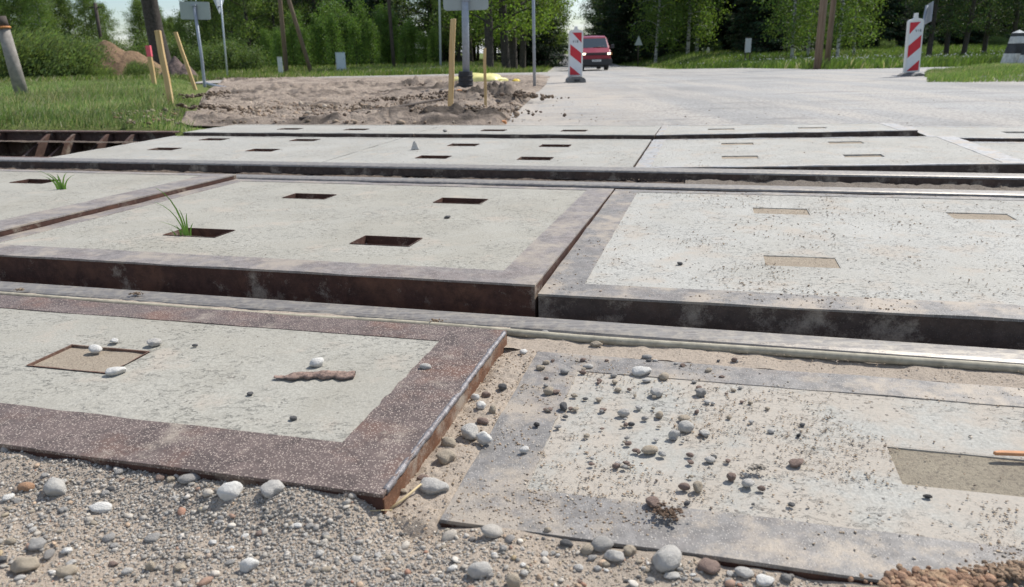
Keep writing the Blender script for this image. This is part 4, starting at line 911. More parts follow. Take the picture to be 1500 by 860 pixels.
def off_roads(X, Y):
    rx = road_right(Y); k = np.ones(len(X), bool)
    for rows in (road_rows,):
        Ls = np.array([r[0] for r in rows]); Rs = np.array([r[1] for r in rows]); l_ = np.interp(Y, Ls[:, 1], Ls[:, 0]); r_ = np.interp(Y, Rs[:, 1], Rs[:, 0]); k &= ~((X > l_-.15) & (X < r_+.15))
    return k
X, Y = wedge(100000, 850, 1760, 20.4, 95); k = (X > road_right(Y)+.3+.5*vnoise(X*.8, Y*.8, 12)) & (Y > 20.6+.3*vnoise(X, Y, 14)); X = X[k]; Y = Y[k]
blades('meadow_grass', X, Y, .10, .34, .035, 'meadow grass beyond the road in front of the dark wood', [(.12, .20, .035), (.15, .23, .045), (.19, .25, .07), (.10, .16, .03)])
X, Y = wedge(80000, -260, 810, 24, 95); l_ = np.interp(Y, [r[0][1] for r in road_rows], [r[0][0] for r in road_rows])
k = (X < l_-.3) & ((Y > np.interp(X, [-10.4, 2.2], [28.6, 33.2])+.3*vnoise(X, Y, 15)) | (X < -.40*Y+.4*vnoise(X, Y, 18))); X = X[k]; Y = Y[k]
blades('field_grass', X, Y, .08, .26, .035, 'grass field edge along the hedge and trees at the left', [(.12, .20, .035), (.15, .23, .045), (.20, .25, .07), (.26, .26, .12)])
# dandelion clocks in the meadow
n_ = 420; X, Y = wedge(n_, 940, 1500, 24, 50); k = (X > road_right(Y)+1) & (Y > 22); X = X[k]; Y = Y[k]
tag(link('dandelions', scatter('dandelions', [I1], np.stack([X, Y, T(X, Y)+rng.uniform(.2, .36, len(X))], -1), rng.uniform(.018, .034, len(X)), np.tile([.62, .62, .56], (len(X), 1)), M['stone'], True)), 'white dandelion clocks dotted over the meadow', 'dandelions', kind='stuff')
# sprouts in the sockets
def sprout(px, py, z, specs, label, name='grass_tuft'):
    p = at(px, py, z); V = []; F = []; Cc = []
    for (dx_, dz_, h, wd, bx, by) in specs:
        h *= 1.45; wd *= .85; b0 = len(V); n = 6
        for k_ in range(n+1):
            f_ = k_/n; cx_ = dx_ + bx*h*f_*f_; cz = h*f_*(1-.22*f_*f_); ww = wd*(1-f_**1.6)*.5+.0004
            V += [(p.x+cx_-ww, p.y+by*h*f_*f_, z+cz-.02), (p.x+cx_+ww, p.y+by*h*f_*f_+.001, z+cz-.02)]; Cc += [(.13, .24, .05)]*2
        F += [(b0+2*k_, b0+2*k_+1, b0+2*k_+3, b0+2*k_+2) for k_ in range(n)]
    tag(link(name, np_mesh(name, V, F, M['blade'], np.array(Cc))), label, 'plant')
sprout(272, 343, .030, [(0, 0, .135, .006, -.32, .0), (.004, 0, .08, .005, -.1, 0), (-.002, 0, .10, .004, -.5, .02), (.006, 0, .07, .006, .05, 0), (-.012, 0, .04, .006, -.2, 0), (-.018, 0, .03, .006, .3, 0), (.012, 0, .045, .006, .2, 0), (-.026, 0, .03, .006, -.4, 0), (0, 0, .05, .005, -.9, 0)], 'tall bent green grass blade growing out of an open socket')
sprout(88, 271, .052, [(0, 0, .06, .010, -.5, 0), (.004, 0, .055, .009, -.1, 0), (.01, 0, .06, .008, .3, 0), (-.012, 0, .05, .010, -.7, 0), (.016, 0, .05, .008, .6, .1), (-.004, 0, .07, .008, -.8, 0), (.006, 0, .045, .012, -.3, .2)], 'small leafy green sprout in the rear socket of the left panel', 'leafy_sprout')

# bark chip on the near left panel
p = at(462, 552, .009); n = 48; V = []; F = []
for k_ in range(n+1):
    f_ = k_/n; x_ = -.066+.130*f_; env = min(1, f_/.35)**.8*(1 if f_ < .9 else .6+.4*(1-f_)/.1)
    hi = (.003 + .009*env + .010*float(fbm(f_*9, 1.5, 4, 7))*env); lo = -(.003 + .009*env + .016*float(fbm(f_*8, 7.5, 5, 11))*env)
    zc = .003 + .0035*env + .005*float(fbm(f_*8, 3.5, 4, 3))
    V += [(x_, lo, .0012+.002*max(0, float(fbm(f_*8, 2.2, 2, 5)))), (x_, lo*.5, zc*.8), (x_, 0, zc+.0012*float(fbm(f_*30, 8.1, 2, 6))), (x_, hi*.6, zc*1.05), (x_, hi, zc*.7), (x_, hi*.5, .0008), (x_, lo*.6, .0005)]
for k_ in range(n):
    for j in range(7): F.append((k_*7+j, k_*7+(j+1) % 7, (k_+1)*7+(j+1) % 7, (k_+1)*7+j))
o = link('bark_chip', np_mesh('bark_chip', V, F, M['barkchip'], None, False)); o.location = p; o.rotation_euler = (0, 0, .02); tag(o, 'long brown bark chip lying flat on the near left panel', 'bark chip')
p = at(1490, 667, -.012); o = MB().prism([(-.028, -.003), (.05, -.004), (.05, .004), (-.02, .004), (-.03, .001)], 0, .005, 'xy').build('wood_splinter', M['redwood'], None, .0012, loc=p); o.rotation_euler = (0, 0, -.1); tag(o, 'orange wood splinter lying in the silted socket at the right', 'splinter')
ps = [at(565, 750, -.022), at(590, 732, -.014), at(617, 709, -.006)]; tag(MB().tube(ps, [.0015, .0018, .0012], 6).build('straw_stalk', M['straw']), 'pale dry straw stalk at the mouth of the joint', 'straw')
ps = [at(470, 748, -.012), at(520, 749, -.008), at(575, 747, -.012)]; tag(MB().tube(ps, .0006, 5).build('straw_stalk', M['straw']), 'thin straw lying before the welded panel corner', 'straw')
ps = [at(590, 742, -.02), at(608, 752, -.022)]; tag(MB().tube(ps, [.0016, .0008], 5).build('twig', M['barkchip']), 'short brown twig beside the straw stalk', 'twig')
# clumps of dried mud and broken brick
def clump(px, py, w_, h_, n, colr, label, z=-.016, cat='clump', name='mud_clump'):
    p = at(px, py, z); n *= 5; P = np.stack([rng.normal(p.x, w_*.33, n), rng.normal(p.y, h_*.33, n), np.full(n, z+.003)+rng.uniform(0, .004, n)], -1)
    tag(link(name, scatter(name, TS2, P, np.minimum(rng.gamma(2.0, w_*.016, n)+.0009, .0060), cols(n, np.array(colr), np.ones(len(colr))/len(colr)), M['clod'], True)), label, cat)
clump(975, 755, .03, .02, 26, [(.12, .09, .07), (.18, .13, .1)], 'crumbly dark clump on the front frame bar of the right panel')
clump(1370, 858, .075, .025, 120, [(.33, .22, .16), (.28, .19, .14), (.38, .28, .2)], 'reddish crumbling lump at the bottom right on the frame bar')
clump(1480, 842, .045, .02, 60, [(.32, .24, .18), (.26, .2, .15)], 'brown crumbling lump in the lower right corner')
clump(1110, 690, .02, .012, 18, [(.40, .38, .35), (.3, .28, .25)], 'small pale crumb heap on the near right concrete')
clump(30, 427, .016, .01, 16, [(.25, .2, .16), (.35, .3, .24)], 'little clump stuck on the seal at the left', -.008)
clump(200, 433, .02, .01, 16, [(.2, .16, .13), (.3, .25, .2)], 'little clump stuck on the seal left of centre', -.008)
clump(640, 473, .02, .01, 14, [(.22, .17, .13), (.35, .3, .24)], 'little brown clump on the seal right of centre', -.008)

# ------------------------------------------------------------------ stakes, posts, signs
def between(base, top):
    return Vector(top) - Vector(base)
def stake(bpx, tpx, wpx, label, tip=None, grp='wooden marker stakes'):
    b = gp(*bpx); Y = b.y; t_ = atY(tpx[0], tpx[1], Y); w_ = wpx/pxm(Y)/2
    root = empty('marker_stake', b, 0, label, 'stake', grp); d = t_ - b
    mb = MB(); vs_ = []
    for f_, jx in ((-.08, 0), (.35, .004), (.7, -.003), (1, 0)):
        c = d*f_ + Vector((jx, 0, 0)); vs_ += [(c.x-w_, c.y-w_*.8, c.z), (c.x+w_, c.y-w_*.8, c.z+(.006 if f_ == 1 else 0)), (c.x+w_, c.y+w_*.8, c.z), (c.x-w_, c.y+w_*.8, c.z)]
    fs_ = [(0, 3, 2, 1), (12, 13, 14, 15)] + [(4*i+j, 4*i+(j+1) % 4, 4*i+4+(j+1) % 4, 4*i+4+j) for i in range(3) for j in range(4)]
    mb.add(vs_, fs_).build('shaft', M['stake'], root, w_*.12)
    if tip:
        c0 = d*.72; c1 = d*1.005; e = w_*1.12
        MB().add([(c.x+sx*e, c.y+sy*e*.8, c.z) for c in (c0, c1) for sx, sy in ((-1,-1),(1,-1),(1,1),(-1,1))], [(0,3,2,1),(4,5,6,7),(0,1,5,4),(1,2,6,5),(2,3,7,6),(3,0,4,7)]).build('painted_tip', M['pink'], root)
    return root
stake((251, 155), (231, 45), 7.5, 'thick yellow wooden stake leaning in the grass, tallest at the left')
stake((226, 123), (217, 67), 5.5, 'short wooden stake with a pink painted tip beside the big trunk', True)
stake((286, 131), (257, 47), 4.5, 'thin wooden stake leaning strongly left at the turf edge')
stake((659, 168), (664, 28), 7.5, 'thick upright wooden stake in the dug earth left of the grey sign post')
stake((711, 161), (710, 71), 4.0, 'thin short wooden stake right of the grey sign post')

def polep(b, t_, r, m, name='post', parent=None, seg=12, r2=None, over=.1):
    d = Vector(t_) - Vector(b); return MB().tube([d*(-over), d*.5, d], [r, (r+(r2 or r))/2, r2 or r], seg).build(name, m, parent)
# concrete-grey leaning marker post at the left edge
b = gp(32, 138); t_ = atY(0, 24, b.y); r = 8.5/pxm(b.y); root = empty('leaning_post', b, 0, 'leaning weathered grey post with dark top and orange band', 'post'); d = t_-b
MB().tube([d*-.1, d*.4, d*.86], [r*1.05, r, r*.9], 14).build('shaft', M['greypole'], root); MB().tube([d*.861, d*1.0], [r*.93, r*.85], 14).build('dark_top', M['darkpole'], root); MB().tube([d*.845, d*.872], [r*1.12, r*1.1], 14).build('orange_band', M['orange'], root)
# sign seen from the back on a bent support, with the fallen pipe
b = gp(300, 127); Y = b.y; root = empty('road_sign', b, 0, 'small rectangular sign seen from behind on a bent grey pole', 'sign'); s1 = atY(284, 6, Y)-b; k_ = 1/pxm(Y)
MB().tube([Vector((0, 0, -.1)), Vector((0, 0, .02)), (s1)*.35+Vector((.015, 0, 0)), s1], .033, 10).build('pole', M['galv'], root)
c = atY(284.5, 15.5, Y)-b; w_, h_ = 20.5*k_, 11.5*k_
mb = MB(); pl = []
for a0, (cx_, cy_) in zip((0, 90, 180, 270), ((1, 1), (-1, 1), (-1, -1), (1, -1))):
    for q in range(0, 91, 30): pl.append((cx_*(w_-.03)+.03*math.cos(math.radians(a0+q)), cy_*(h_-.03)+.03*math.sin(math.radians(a0+q))))
pr = mb.prism(pl, -.006, .006).build('sign_panel', M['signback'], root); pr.location = c + Vector((0, .045, 0)); pr.rotation_euler = (0, .03, 0)
MB().box(-.05, .05, -.04, .036, -.02, .02).build('clamp', M['galv'], root).location = c + Vector((0, 0, h_*.6))
e0 = gp(303, 125); e1 = gp(320, 130.5); e2 = gp(335, 132); tag(MB().tube([e0+Vector((0,0,.04)), e1+Vector((0,0,.04)), e2+Vector((0,0,.02))], .035, 10).build('fallen_pipe', M['galv']), 'grey pipe lying on the dirt at the foot of the bent sign pole', 'pipe')
# sign seen edge-on
b = gp(333.5, 116); Y = b.y; root = empty('road_sign', b, 0, 'road sign seen edge on upon a slender pale pole', 'sign'); s1 = atY(322, -14, Y)-b
MB().tube([Vector((0, 0, -.1)), s1*.5, s1], .034, 10).build('pole', M['galv_light'], root)
c = atY(318, 8, Y)-b; o = MB().prism([(-.36, .27), (.36, .27), (.0, -.40)], -.006, .006).build('sign_panel', M['galv_light'], root); o.location = c+Vector((.06, .03, .08)); o.rotation_euler = (0, .06, math.radians(66))
MB().box(-.03, .05, -.03, .03, -.018, .018).build('clamp', M['darkpole'], root).location = c+Vector((.06, 0, -.05))
# central post with black sleeve and rounded sign
b = gp(683, 137); Y = b.y; k_ = 1/pxm(Y); root = empty('road_sign', b, 0, 'grey sign post with black ribbed sleeve and pale rounded sign', 'sign')
top = atY(680.5, -60, Y)-b; MB().tube([Vector((0,0,-.05)), top*.5, top], 4.9*k_, 20).build('pole', M['galv'], root)
mb = MB(); mb.tube([(0,0,-.08), (0,0,.06), (.0,0,.275), (0,0,.30)], [.12, .105, .10, .097], 14, True, False)
for k2 in range(4): mb.tube([(0,0,.05+k2*.06), (0,0,.065+k2*.06)], .108, 14)
mb.build('black_sleeve', M['black_rubber'], root)
for dz_ in (.0,): MB().tube([(top*.5)+Vector((0,0,.0)), (top*.5)+Vector((0,0,.02))], 5.3*k_, 20)
c = atY(681, -22, Y)-b; w_, h_ = 31*k_, 32*k_; pl = []
for a0, (cx_, cy_) in zip((0, 90, 180, 270), ((1, 1), (-1, 1), (-1, -1), (1, -1))):
    for q in range(0, 91, 18): pl.append((cx_*(w_-.05)+.05*math.cos(math.radians(a0+q)), cy_*(h_-.05)+.05*math.sin(math.radians(a0+q))))
o = MB().prism(pl, -.008, .008).build('sign_panel', M['signback'], root, .002); o.location = c+Vector((0, .06, 0))
MB().tube([c+Vector((0,0,-h_*.65)), c+Vector((0,0,-h_*.6))], 6*k_, 16).build('clamp', M['galv'], root)
# slim posts
b = gp(783, 129); o = polep(b, atY(780.5, -60, b.y), 2.1/pxm(b.y), M['galv'], 'steel_post'); o.location = b; tag(o, 'slim grey steel post right of the sleeved sign post', 'post')
b = gp(645.5, 98.5); o = polep(b, atY(641, -150, b.y), 1.5/pxm(b.y), M['galv_light'], 'lamp_post'); o.location = b; tag(o, 'slender pale lamp post before the trees left of the sign post', 'lamp post')
# utility poles
def upole(bpx, tpx, wpx, label, m='darkpole', name='utility_pole', group=None, r2=.8, Y=None):
    b = gp(*bpx)
    if Y: b = atY(*bpx, Y); b.z = float(T(b.x, Y))
    t_ = atY(tpx[0], tpx[1], b.y); o = polep(b, t_, wpx/2/pxm(b.y), M[m], name, None, 12, wpx/2*r2/pxm(b.y)); o.location = b; return tag(o, label, 'utility pole', group)
upole((419, 99), (398, -130), 6.5, 'upright dark utility pole of the braced pair at the left', 'pole', Y=40)
upole((455, 98.5), (383, -130), 6.0, 'slanting brace pole of the braced pair at the left', 'pole', Y=40)
upole((577, 96), (560, -120), 5.0, 'dark utility pole in front of the young birches', 'darkpole', Y=46)
upole((1197, 102), (1222, -160), 11, 'thick brown utility pole leaning right at the meadow edge, nearer of two', 'pole')
upole((1210.5, 101), (1238, -160), 8, 'brown utility pole leaning right just behind the thick one', 'pole')
b = atY(150, 75, 105); b.z = float(T(b.x, 105)); t_ = atY(139, 4, 105); o = polep(b, t_, .22, M['darkpole'], 'shaft'); o2 = empty('utility_pole', b, 0, 'far dark utility pole with crossarm before the left wood', 'utility pole'); o.parent = o2
MB().box(-.9, .9, -.06, .06, -.07, .07).build('crossarm', M['darkpole'], o2).location = (t_-b)*.93
# service boxes
def cabinet(px0, px1, ybot, ytop, label, m='cabinet', two=False):
    b = atY((px0+px1)/2, ybot, 38 if two else 41); b.z = float(T(b.x, b.y)); k_ = 1/pxm(b.y); w_ = (px1-px0)*k_; h_ = (ybot-ytop)*k_; root = empty('service_cabinet', b, .35, label, 'cabinet')
    MB().box(-w_*.42, w_*.42, -.16, .16, -.05, h_*.97).build('housing', M[m], root, .01); MB().box(-w_*.45, w_*.45, -.18, .18, h_*.971, h_*1.0).build('lid', M[m], root, .005)
    MB().box(-w_*.38, w_*.38, -.172, -.163, h_*.12, h_*.92).build('door', M[m], root, .003); MB().box(w_*.22, w_*.27, -.185, -.173, h_*.6, h_*.7).build('handle', M['galv'], root)
cabinet(493, 507.5, 103.5, 78, 'pale blue grey service cabinet standing in the grass')
cabinet(407.5, 414.5, 101, 77.5, 'narrow light service box left of the braced poles', 'whitebox', True)
b = atY(1095, 79, 46); b.z = float(T(b.x, 46)); k_ = 1/pxm(b.y); root = empty('notice_board', b, 0, 'white upright notice box on thin legs before the dark wood', 'notice board')
h0 = (79-67)*k_; h1 = (79-48)*k_; w_ = 4*k_
MB().box(-w_, w_, -.05, .05, h0, h1).build('board', M['whitebox'], root, .01); MB().box(-w_*.7, w_*.7, -.08, .08, h1, h1+.06).build('cap', M['darkpole'], root)
for sx in (-1, 1): MB().box(sx*w_*.8-.03, sx*w_*.8+.03, -.03, .03, -.1, h0).build('leg', M['darkpole'], root)
b = atY(934.5, 91, 60); b.z = float(T(b.x, 60)); k_ = 1/pxm(b.y); root = empty('warning_sign', b, 0, 'small triangular warning sign seen from behind on the far verge', 'sign'); h_ = atY(934.5, 52, 60).z - b.z
MB().tube([(0,0,-.1), (0,0,h_*.95)], .035, 8).build('pole', M['darkpole'], root); s_ = 5.6*k_; MB().prism([(-s_, h_-13*k_), (s_, h_-13*k_), (0, h_)], -.05, -.04).build('sign_panel', M['signback'], root)

# ------------------------------------------------------------------ beacons
LET = {'V': [((0,1),(.5,0)), ((.5,0),(1,1))], 'I': [((.5,0),(.5,1))], 'B': [((.1,0),(.1,1)), ((.1,1),(.8,.95)), ((.8,.95),(.8,.55)), ((.1,.5),(.85,.5)), ((.85,.5),(.85,.05)), ((.1,0),(.85,.05))]}
def beacon(bpx, ybot_panel, ytop_panel, xb, xt, hw, mirror, label, base_kind, handle_top):
    b = gp(*bpx); Y = b.y; k_ = 1/pxm(Y); root = empty('traffic_beacon', b, 0, label, 'traffic beacon', 'red and white striped road beacons')
    p0 = atY(xb, ybot_panel, Y)-b; p1 = atY(xt, ytop_panel, Y)-b; ax = (p1-p0); Hh = ax.length; ang = math.atan2(ax.x, ax.z)
    panel_e = bpy.data.objects.new('beacon_panel', None)
    W = hw*k_
    body = MB(); rr = W*.42; pl = [(-W, 0), (W, 0), (W, Hh-rr*.7), (W-rr*.35, Hh-rr*.25), (W*.35, Hh), (W*.22, Hh+.02), (W*.2, Hh+(handle_top)), (-W*.2, Hh+handle_top), (-W*.22, Hh+.02), (-W*.35, Hh), (-W+rr*.35, Hh-rr*.25), (-W, Hh-rr*.7)]
    bo = body.prism(pl, -.03, .03).build('panel', M['white'], root, .006); bo.location = p0; bo.rotation_euler = (0, ang, 0)
    fw = W*.80; f0, f1 = .03*Hh, .94*Hh
    fc = MB().prism([(-fw, f0), (fw, f0), (fw, f1), (-fw, f1)], -.0335, -.0305).build('white_sheeting', M['white_refl'], bo)
    st = []
    def clipz(poly):
        return [(x, max(f0+.002, min(f1-.002, z))) for x, z in poly]
    s_ = -1 if mirror else 1      # s=+1: stripes fall to the right
    Lh = (f1-f0)
    def para(zl0, zl1, zr0, zr1): return [(-fw+.002, zl0), (fw-.002, zr0), (fw-.002, zr1), (-fw+.002, zl1)]
    F_ = lambda a: f0 + a*Lh
    sl = .255
    # values measured on the sheeting, from the bottom (0) to the top (1), at the high side / the low side
    shapes = [[(-1, .0), (-1, .215), (.93, .0)], [(-1, .48), (-1, .73), (1, .52), (1, .27)], [(-.70, 1.), (1, .76), (1, 1.)]]
    for sh in shapes:
        pts_ = [(s_*x*(fw-.002), F_(min(.997, max(.003, z)))) for x, z in sh]
        if mirror: pts_ = pts_[::-1]
        MB().prism(pts_, -.0365, -.034).build('red_stripe', M['red'], bo)
    lt = MB(); lx = -.02 if not mirror else .035; 
    for ci, ch in enumerate('VIB'):
        for (a0, a1) in LET[ch]:
            x0 = lx+(ci-1)*.036; z0 = F_(.765 if not mirror else .80)
            P0 = Vector((x0+a0[0]*.024, 0, z0+a0[1]*.038)); P1 = Vector((x0+a1[0]*.024, 0, z0+a1[1]*.038)); dd = (P1-P0).normalized(); nn = Vector((dd.z, 0, -dd.x))*.0035
            lt.prism([((P0+nn).x, (P0+nn).z), ((P1+nn).x, (P1+nn).z), ((P1-nn).x, (P1-nn).z), ((P0-nn).x, (P0-nn).z)], -.0350, -.0338)
    lt.build('lettering', M['ink'], bo)
    if base_kind == 'block':
        h_ = 9*k_; w_ = 12.5*k_
        MB().prism([(-w_, 0), (w_, 0), (w_, h_*.5), (w_*.8, h_*.75), (w_*.45, h_), (-w_*.55, h_), (-w_*.85, h_*.7), (-w_, h_*.4)], -.30, .30).build('rubber_base', M['base_rubber'], root, .012)
        MB().box(-w_*.3, w_*.3, -.32, .31, h_*.3, h_*.55).build('base_slot', M['black_rubber'], root)
    else:
        mb = MB().prism([(-.16, 0), (.22, .0), (.14, .03), (.03, .045), (-.04, .065), (-.12, .05), (-.19, .015)], -.22, .16); o_ = mb.build('rubber_base', M['base_rubber'], root, .01); o_.rotation_euler = (0, 0, .3)
        MB().tube([(0, 0, .03), p0+Vector((0, 0, .02))], .022, 8).build('stem', M['white'], root)
    return root
bk = beacon((843, 121), 112, 43.5, 842.6, 843.8, 9.9, False, 'upright red and white striped beacon on a rubber block, next to the van', 'block', .055)
bk2 = beacon((1336, 112), 106, 27.5, 1334.5, 1341.5, 10.8, True, 'red and white striped beacon leaning right at the side road', 'flat', .09)
# edge-on sign pole right behind the leaning beacon
b = gp(1348, 110.5); b2 = Vector((b.x+.12, b.y+.5, b.z)); Y = b2.y; root = empty('road_sign', b2, 0, 'grey sign seen edge on, leaning behind the right beacon', 'sign')
s1 = atY(1358, 8, Y)-b2; MB().tube([Vector((0,0,-.05)), s1], .025, 10).build('pole', M['galv'], root)
o = MB().box(-.2, .2, -.005, .005, -.17, .17).build('sign_panel', M['galv'], root); o.location = atY(1361, 19, Y)-b2; o.rotation_euler = (0, .12, math.radians(76))

# bollards
def bollard(bpx, hpx, label):
    b = gp(*bpx); k_ = 1/pxm(b.y); Hh = hpx*k_; root = empty('striped_bollard', b, .12, label, 'bollard', 'black and white striped concrete bollards')
    W0, W1 = .165, .085
    def wz(z): return W0 + (W1-W0)*min(1, z/(Hh*.87))
    bands = [(0, .035, 'black_paint', 1.12), (.035, .36, 'conc_post', 1), (.36, .63, 'black_paint', 1), (.63, .82, 'conc_post', 1), (.82, .91, 'black_paint', 1)]
    for z0, z1, m_, sc_ in bands:
        a_, c_ = wz(z0*Hh)*sc_, wz(z1*Hh)*sc_; z0h, z1h = z0*Hh, z1*Hh
        vs_ = [(sx*a_, sy*a_, z0h-(.06 if z0 == 0 else 0)) for sx, sy in ((-1,-1),(1,-1),(1,1),(-1,1))] + [(sx*c_, sy*c_, z1h) for sx, sy in ((-1,-1),(1,-1),(1,1),(-1,1))]
        MB().add(vs_, [(0,3,2,1),(4,5,6,7),(0,1,5,4),(1,2,6,5),(2,3,7,6),(3,0,4,7)]).build('black_band' if m_ == 'black_paint' else 'white_band', M[m_], root, .006 if z0 else 0)
    a_ = wz(.91*Hh); MB().add([(-a_,-a_,.911*Hh),(a_,-a_,.911*Hh),(a_,a_,.911*Hh),(-a_,a_,.911*Hh),(0,0,Hh)], [(3,2,1,0),(0,1,4),(1,2,4),(2,3,4),(3,0,4)]).build('pointed_cap', M['conc_post'], root, .004)
bollard((1484, 97.5), 49, 'black and white striped tapering bollard on the grass verge, left of two')
bollard((1509, 97.5), 44, 'second striped bollard cut by the right frame edge')

# yellow sack
def pillow(name, px, py, L_, Wd, Hh, m, label, rz=0, seed=0, parent=None):
    b = gp(px, py); V, F = ico(4); V = V.copy(); V[:, 2] = np.maximum(V[:, 2], -.15); V[:, 0] = np.sign(V[:, 0])*np.abs(V[:, 0])**.8
    nz = np.array([mnoise.noise(Vector(v*2.2)+Vector((seed, 0, 0))) + .5*mnoise.noise(Vector(v*6)) for v in V]); V = V*(1+.14*nz[:, None]); V = V*np.array([L_/2, Wd/2, Hh])
    o = link(name, np_mesh(name, V, F, M[m], None, True)); o.location = b + Vector((0, 0, .02)); o.rotation_euler = (0, 0, rz); return tag(o, label, 'sack')
pillow('plastic_sack', 700, 123, 1.10, .6, .17, 'tarp', 'pale yellow plastic sack lying behind the black sleeved post')
pillow('crumpled_film', 643, 127, .30, .3, .075, 'tarp_dark', 'crumpled bright yellow film left of the pale yellow sack', 0, 4)
pillow('crumpled_film', 756, 122, .16, .25, .06, 'tarp_dark', 'small scrap of yellow film right of the pale yellow sack', 0, 9)
# terracotta piece and cable in the dirt
b = gp(666, 146); o = MB().prism([(-.12, 0), (.16, .0), (.20, .05), (.05, .07), (-.10, .035)], -.08, .08).build('brick_piece', M['orange'], None, .01, loc=b+Vector((0, 0, .05))); tag(o, 'broken terracotta piece in the earth by the thick stake', 'brick')
ps = [gp(x_, y_)+Vector((0, 0, .055)) for x_, y_ in ((440, 184), (500, 177), (560, 170), (600, 162), (640, 154), (662, 148))]; tag(MB().tube(ps, .012, 6).build('buried_cable', M['darkpole']), 'thin dark cable running across the dug earth', 'cable')
# manhole-like stone by the back panels
b = gp(733, 183); tag(MB().prism([(-.05, 0), (.05, 0), (.045, .03), (-.04, .035)], -.03, .03).build('brick_piece', M['orange'], None, .006, loc=b), 'small rust red brick piece at the edge of the back panel', 'brick')

# ------------------------------------------------------------------ sand and soil heaps
def heap(name, px, py, wpx, hpx, m, label, peaks, Y=None):
    b = gp(px, py) if Y is None else atY(px, py, Y)
    if Y is not None: b.z = float(T(b.x, b.y))
    k_ = 1/pxm(b.y); W = wpx*k_; Hh = hpx*k_; n = 70; x_ = np.linspace(-.62, .62, n); X, Y_ = np.meshgrid(x_, x_); Z = 0*X
    for (cx_, r_, h_) in peaks: q_ = np.clip(1-np.hypot((X-cx_)/r_, Y_/.55), 0, 1); Z = np.maximum(Z, h_*(q_*.55+.45*q_*q_*(3-2*q_))**.75)
    Z = Hh*(Z*(1+.14*fbm(X*7, Y_*7, 4, 5)) - .03); i = (np.arange(n-1)[None] + n*np.arange(n-1)[:, None]).ravel()
    o = link(name, np_mesh(name, np.stack([X*W, Y_*W*.7, Z], -1).reshape(-1, 3), np.stack([i, i+1, i+n+1, i+n], 1), m, None, True)); o.location = b; tag(o, label, 'heap')
heap('sand_heap', 170, 108, 125, 50, M['sandpile'], 'brown sand heap rising behind the hedge at the left', [(-.08, .62, 1), (.2, .5, .78), (-.3, .4, .7)], 36)
heap('soil_heap', 262, 108, 56, 30, M['soilpile'], 'dark soil heap right of the big trunk', [(-.05, .42, 1), (.2, .32, .75), (-.28, .25, .6)], 33)

